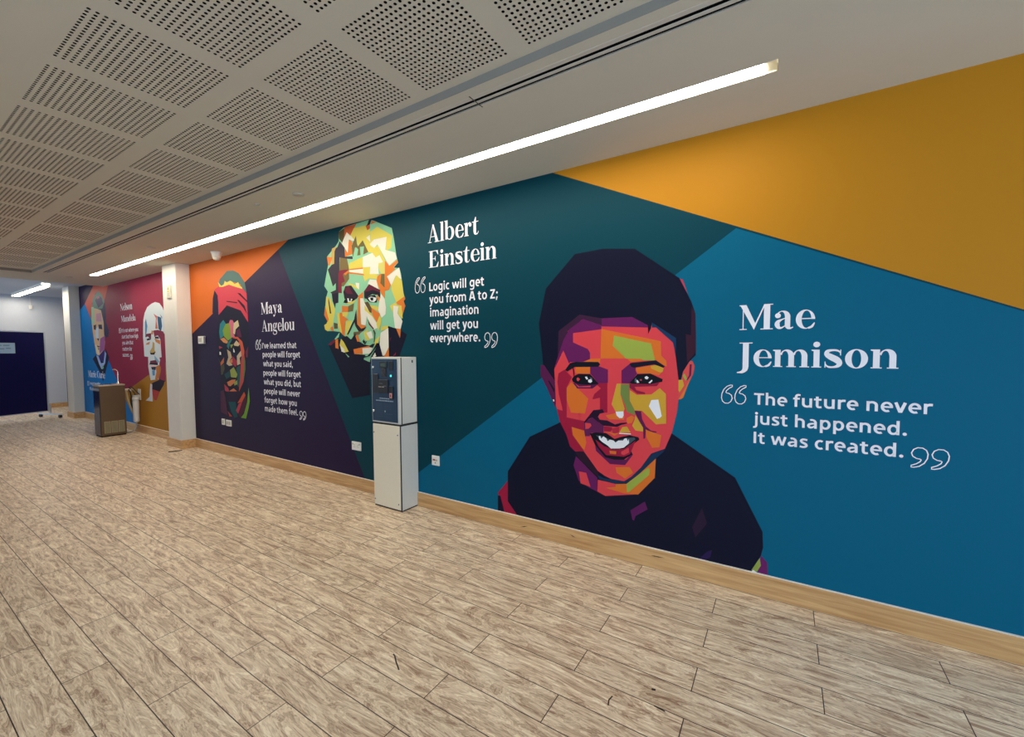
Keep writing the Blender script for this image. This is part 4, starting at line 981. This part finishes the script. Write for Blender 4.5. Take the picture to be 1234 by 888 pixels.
for z in (1.334, 0.919):
    mb = MB(); mb.lathe((-3.289, yp, z), (0, -1, 0), [(0.013, 0), (0.013, 0.008), (0.009, 0.012), (0.002, 0.012)], mat('lock_chrome', '#dedede', 0.2, 0.7), 16); sub(mb, 'lock', fa)
# printed instructions too small to read: two pale heading lines and faint rows below
mb = MB(); pw, pf = mat('pale_heading', '#9fb0bd', 0.5), mat('faint_rows', '#33495c', 0.5); rnd = random.Random(3)
def row(x0, x1, z, h, m):
    x = x0
    while x < x1-0.004:
        w_ = min(rnd.uniform(0.014, 0.034), x1-x); mb.face([(x, yp-0.0006, z), (x+w_, yp-0.0006, z), (x+w_, yp-0.0006, z+h), (x, yp-0.0006, z+h)], m); x += w_+0.005
row(-3.206, -3.064, 1.038, 0.009, pw); row(-3.256, -3.020, 1.016, 0.010, pw); sub(mb, 'heading_print', fa); mb = MB()
for k in range(9): row(-3.262, -3.165, 0.985-k*0.0145, 0.005, pf)
for k in range(4): row(-3.148, -3.045, 0.985-k*0.0145, 0.005, pf)
row(-3.148, -3.03, 0.895, 0.007, pf); row(-3.148, -3.06, 0.875, 0.005, pf); row(-3.148, -3.05, 0.861, 0.005, pf)
mb.face([(-3.140, yp-0.0006, 0.915), (-3.128, yp-0.0006, 0.915), (-3.128, yp-0.0006, 0.93), (-3.140, yp-0.0006, 0.93)], pw)
sub(mb, 'instruction_print', fa)

# ------------------------------------------------------------------ wall plates
def plate(name, xc, zc, w_, h_, label, details, group=None, depth=0.011):
    t = thing(name, (xc, D, zc), label, 'wall plate', group)
    mb = MB(); mb.box(xc-w_/2, xc+w_/2, D-depth, D-0.0002, zc-h_/2, zc+h_/2, WHITEP, 0.003); p = mb.build('face_plate', t)
    for nm, x0, x1, z0, z1, m, d in details:
        mb = MB(); mb.box(xc+x0, xc+x1, D-depth-d, D-depth+0.0004, zc+z0, zc+z1, m, min(0.001, d/3)); mb.build(nm, t)
PG = mat('socket_shade', '#b9b5a4', 0.5); PIN = mat('pin_hole', '#57544c', 0.6); RED_ = mat('red_mark', '#a8322c', 0.5)
def sock_pins(cx): return [('pin_hole', cx-0.003, cx+0.003, 0.006, 0.016, PIN, 0.0006), ('pin_hole', cx-0.014, cx-0.006, -0.012, -0.007, PIN, 0.0006), ('pin_hole', cx+0.006, cx+0.014, -0.012, -0.007, PIN, 0.0006)]
plate('double_socket', -3.845, 0.468, 0.150, 0.092, 'white double socket on teal wall left of the payment machine', [('rocker', -0.062, -0.044, 0.012, 0.030, PG, 0.003), ('rocker', 0.044, 0.062, 0.012, 0.030, PG, 0.003)] + sock_pins(-0.028) + sock_pins(0.028))
plate('fused_outlet', -2.710, 0.466, 0.092, 0.092, 'white fused outlet with red marking right of the payment machine', [('fuse_carrier', -0.03, 0.0, 0.0, 0.014, RED_, 0.003), ('rocker', 0.006, 0.024, -0.002, 0.014, PG, 0.003), ('cable_outlet', -0.006, 0.006, -0.026, -0.016, PIN, 0.001)])
plate('single_plate', -6.815, 0.472, 0.090, 0.088, 'small single white plate at left of a pair under the headwrap portrait', [('module', -0.024, 0.024, -0.024, 0.024, PG, 0.002)])
plate('double_plate', -6.655, 0.466, 0.148, 0.088, 'wider white plate at right of a pair under the headwrap portrait', [('module', -0.055, -0.006, -0.024, 0.024, PG, 0.002), ('module', 0.006, 0.055, -0.024, 0.024, PG, 0.002)])
t = thing('thermostat', (-7.37, D, 1.66), 'small white wall thermostat box on violet below the orange corner', 'thermostat')
mb = MB(); mb.box(-7.455, -7.285, D-0.034, D-0.0002, 1.604, 1.716, mat('thermostat_case', '#e9e7da', 0.45), 0.004); mb.build('case', t)
mb = MB(); mb.box(-7.43, -7.33, D-0.037, D-0.0335, 1.63, 1.69, mat('thermostat_face', '#bdb9a6', 0.4), 0.001); mb.build('front_face', t)
mb = MB(); mb.box(-7.2855, -7.282, D-0.030, D-0.004, 1.608, 1.712, mat('thermostat_side', '#77707a', 0.5)); mb.build('grey_side', t)  # grey slab over the side face of the case

# warning plate on the column
t = thing('warning_plate', (-7.955, YC, 2.30), 'small grey plate with dark figure high on the white wall column', 'sign')
mb = MB(); mb.box(-8.022, -7.888, YC-0.018, YC-0.0003, 2.305, 2.500, mat('plate_grey', '#cfccb8', 0.5), 0.003); mb.build('plate', t)
mb = MB(); yq = YC-0.0186; PM = mat('plate_dark', '#4c4a2e', 0.6); PYL = mat('plate_yellow', '#bdb45e', 0.5); PGR = mat('plate_text_grey', '#a19e90', 0.6)
mb.face([(-8.0, yq, 2.43), (-7.935, yq, 2.43), (-7.967, yq, 2.487)], PYL); mb.face([(-7.978, yq-0.0003, 2.438), (-7.956, yq-0.0003, 2.438), (-7.962, yq-0.0003, 2.470), (-7.972, yq-0.0003, 2.470)], PM)
mb.face([(-8.0, yq, 2.395), (-7.94, yq, 2.395), (-7.94, yq, 2.42), (-8.0, yq, 2.42)], PYL)
for k in range(4): mb.face([(-8.005, yq, 2.375-k*0.014), (-7.91, yq, 2.375-k*0.014), (-7.91, yq, 2.381-k*0.014), (-8.005, yq, 2.381-k*0.014)], PGR)
mb.build('symbol', t)

# ------------------------------------------------------------------ steel water cooler
BRZ = mat('brushed_steel_warm', '#6d5b47', 0.4, 0.7, 0.5, 0.06, 60)
DST = mat('dark_glossy_steel', '#2b3350', 0.22, 0.6)
t = thing('water_cooler', (-10.13, 2.54, 0), 'brushed steel drinking water cooler on the floor beside the gold wall field', 'water cooler')
cx0, cx1, cy0, cy1 = -10.32, -9.98, 2.366, 2.712
mb = MB(); mb.box(cx0, cx1, cy0+0.003, cy1, 0.018, 0.885, BRZ, 0.008); cab = mb.build('cabinet', t)
mb = MB(); mb.box(cx0+0.01, cx1-0.01, cy0+0.012, cy1-0.01, 0.0, 0.018, BLACK); mb.build('plinth', t)
mb = MB(); mb.box(cx0+0.012, cx1-0.012, cy0-0.001, cy0+0.004, 0.03, 0.80, DST, 0.001); mb.build('dark_front', t)  # navy sheet, dark reflection of the steel front put into colour
mb = MB(); mb.box(cx0+0.012, cx1-0.012, cy0-0.003, cy0+0.004, 0.815, 0.845, mat('pale_steel', '#aab0b8', 0.3, 0.7), 0.001); mb.build('pale_band', t)  # lighter band, a reflection painted across the steel front
mb = MB(); mb.box(cx0-0.004, cx1+0.004, cy0-0.004, cy1+0.004, 0.885, 0.912, mat('steel_top', '#cfc4b4', 0.3, 0.7), 0.006)
mb.box(cx0+0.03, cx1-0.03, cy0+0.04, cy1-0.12, 0.9122, 0.913, DST); mb.build('basin_top', t)
GRL = mat('grille_steel', '#7b7458', 0.6, 0.2); GRF = mat('grille_rim', '#a89f80', 0.6, 0.2)
for k in range(3):
    y0 = 2.412 + k*0.0935
    mb = MB(); mb.box(cx1-0.002, cx1+0.0015, y0, y0+0.084, 0.062, 0.268, GRF)
    for q in range(12): z = 0.070 + q*0.0162; mb.box(cx1+0.0015, cx1+0.003, y0+0.007, y0+0.077, z, z+0.010, GRL)
    mb.build('vent_grille', t)
mb = MB(); SPM = mat('tap_chrome', '#e4d8d2', 0.2, 0.8)
mb.tube([(-10.10, 2.655, 0.905), (-10.10, 2.656, 1.02), (-10.10, 2.656, 1.12), (-10.10, 2.645, 1.158), (-10.10, 2.62, 1.175), (-10.10, 2.585, 1.168)], 0.009, SPM); mb.lathe((-10.10, 2.655, 0.911), (0, 0, 1), [(0.03, 0), (0.028, 0.02), (0.014, 0.03), (0.012, 0.05)], SPM, 14); mb.build('swan_neck_tap', t)

# filter cartridge and hoses on the wall behind the cooler
t = thing('water_filter', (-10.02, D, 0.15), 'white filter cartridge with black and beige hoses beside the steel water cooler', 'water filter')
FW = mat('filter_white', '#d8d8d6', 0.4); fx, fy = -10.02, 2.865
mb = MB(); mb.lathe((fx, fy, 0.19), (0, 0, 1), [(0.012, 0), (0.042, 0.015), (0.047, 0.03), (0.047, 0.38), (0.040, 0.41), (0.05, 0.415), (0.05, 0.455), (0.03, 0.47)], FW, 20); mb.build('cartridge', t)
mb = MB(); mb.box(fx-0.06, fx+0.055, D-0.012, D-0.0003, 0.60, 0.80, FW, 0.004); mb.box(fx-0.04, fx+0.04, fy-0.03, D-0.01, 0.645, 0.69, mat('bracket_grey', '#c7c4bc', 0.4), 0.004); mb.build('bracket', t)
mb = MB(); mb.tube([(fx-0.01, fy, 0.69), (fx-0.03, fy-0.02, 0.76), (fx-0.09, fy-0.06, 0.83), (fx-0.05, fy-0.03, 0.84), (fx+0.02, fy+0.01, 0.76), (fx+0.05, D-0.02, 0.70)], 0.008, BLK); mb.tube([(fx-0.08, fy-0.07, 0.80), (fx-0.05, fy-0.05, 0.70), (fx-0.055, fy-0.05, 0.55), (fx-0.035, fy-0.03, 0.45)], 0.011, BLK); mb.build('black_hose', t)
mb = MB(); mb.tube([(fx-0.16, fy-0.09, 0.80), (fx-0.14, fy-0.07, 0.62), (fx-0.10, fy-0.05, 0.48), (fx-0.05, fy-0.01, 0.30), (fx-0.04, fy+0.0, 0.22)], 0.014, mat('beige_pipe', '#b9a684', 0.5)); mb.build('beige_pipe', t)
mb = MB(); mb.tube([(fx-0.17, fy-0.09, 0.79), (fx-0.12, fy-0.06, 0.795), (fx-0.06, fy-0.03, 0.785)], 0.021, mat('pale_pipe', '#e0d4c0', 0.4)); mb.build('elbow_pipe', t)
mb = MB(); mb.tube([(fx, fy, 0.20), (fx+0.02, fy-0.02, 0.12), (fx, fy-0.05, 0.045), (fx-0.06, fy-0.09, 0.02), (fx-0.14, fy-0.12, 0.015)], 0.009, mat('grey_hose', '#9b9c9a', 0.45)); mb.build('drain_hose', t)

# ------------------------------------------------------------------ navy display board on castors
bd = Vector((0.339, -0.941, 0)); bn = Vector((0.941, 0.339, 0)); B0 = Vector((-14.06, 2.48, 0))
t = thing('display_board', (-14.06, 2.48, 0), 'large navy mobile display board in a silver frame at the far left', 'display board')
SIL = mat('aluminium_frame', '#c2ccd6', 0.35, 0.5); FAB = mat('navy_felt', '#1b1a4a', 0.9, 0, 0.1, 0.08, 80)
def oriented(mb, s0, s1, n0, n1, z0, z1, m):
    vs = [tuple(B0 + bd*s_ + bn*n_ + Vector((0, 0, z_))) for s_ in (s0, s1) for n_ in (n0, n1) for z_ in (z0, z1)]
    mb.mesh(vs, [(0,1,3,2), (4,6,7,5), (0,4,5,1), (2,3,7,6), (0,2,6,4), (1,5,7,3)], m)
BW = 1.80
mb = MB(); oriented(mb, 0.03, BW-0.03, -0.012, 0.012, 0.165, 1.925, FAB); mb.build('felt_panel', t)
mb = MB(); oriented(mb, 0, 0.03, -0.018, 0.018, 0.15, 1.945, SIL); oriented(mb, BW-0.03, BW, -0.018, 0.018, 0.15, 1.945, SIL); oriented(mb, 0.03, BW-0.03, -0.015, 0.015, 1.925, 1.945, SIL); oriented(mb, 0.03, BW-0.03, -0.015, 0.015, 0.15, 0.165, SIL); mb.build('frame', t)
for s_ in (-0.02, BW+0.02):
    mb = MB(); oriented(mb, s_-0.02, s_+0.02, -0.33, 0.33, 0.07, 0.10, mat('foot_white', '#c9d4de', 0.4)); oriented(mb, s_-0.015, s_+0.015, -0.015, 0.015, 0.09, 0.30, SIL); ft = mb.build('foot', t)
    for n_ in (-0.30, 0.30):
        p = B0 + bd*s_ + bn*n_
        mb = MB(); mb.lathe((p.x-bd.x*0.022, p.y-bd.y*0.022, 0.036), bd, [(0.012, 0), (0.036, 0.002), (0.036, 0.042), (0.012, 0.044)], BLK, 16); mb.box(p.x-0.015, p.x+0.015, p.y-0.015, p.y+0.015, 0.05, 0.075, BLK); sub(mb, 'castor', ft)
# notice pinned to the board
t2 = MB(); oriented(t2, 0.515, 1.02, 0.0125, 0.0145, 1.468, 1.69, mat('notice_paper', '#a9c6dc', 0.6)); PR = mat('notice_print', '#7f9bb3', 0.6)
for z_, a, b in ((1.635, 0.60, 0.70), (1.635, 0.72, 0.90), (1.575, 0.58, 0.66), (1.565, 0.68, 0.80), (1.575, 0.82, 0.97)): oriented(t2, a, b, 0.0144, 0.0150, z_-0.012, z_+0.012, PR)
o = t2.build('paper_notice', None, origin=tuple(B0 + bd*0.77 + Vector((0, 0, 1.47)))); tag(o, 'pale blue paper notice pinned on the navy display board', 'notice')

# small sensor with a cable on the far wall
t = thing('wall_sensor', (X0, 2.68, 2.62), 'tiny white sensor box high on the far white wall', 'sensor')
mb = MB(); mb.box(X0, X0+0.04, 2.65, 2.71, 2.60, 2.70, WHITEP, 0.006); mb.build('case', t)
mb = MB(); mb.box(X0, X0+0.008, 2.676, 2.684, 2.70, 2.948, WHITEP); mb.build('cable', t)

# thin dark strip lying on the floor
mb = MB(); a, b = Vector((-7.655, 2.535, 0)), Vector((-7.60, 2.69, 0)); d = (b-a).normalized(); n_ = Vector((-d.y, d.x, 0)); vs = []
for k, (u, w_) in enumerate(((0, .002), (.12, .010), (.4, .016), (.75, .014), (1, .003))):
    p = a + (b-a)*u; vs += [tuple(p+n_*w_), tuple(p-n_*w_), tuple(p+n_*w_*.6+Vector((0, 0, .012))), tuple(p-n_*w_*.6+Vector((0, 0, .012)))]
fs = [(0, 1, 3, 2), (16, 18, 19, 17)]
for k in range(4):
    q = 4*k; fs += [(q, q+4, q+5, q+1), (q+2, q+3, q+7, q+6), (q, q+2, q+6, q+4), (q+1, q+5, q+7, q+3)]
mb.mesh(vs, fs, mat('dark_strip', '#3a322c', 0.6)); o = mb.build('floor_strip', None, origin=(-7.63, 2.61, 0)); tag(o, 'short thin dark strip lying on the floor at the foot of the white column', 'strip')
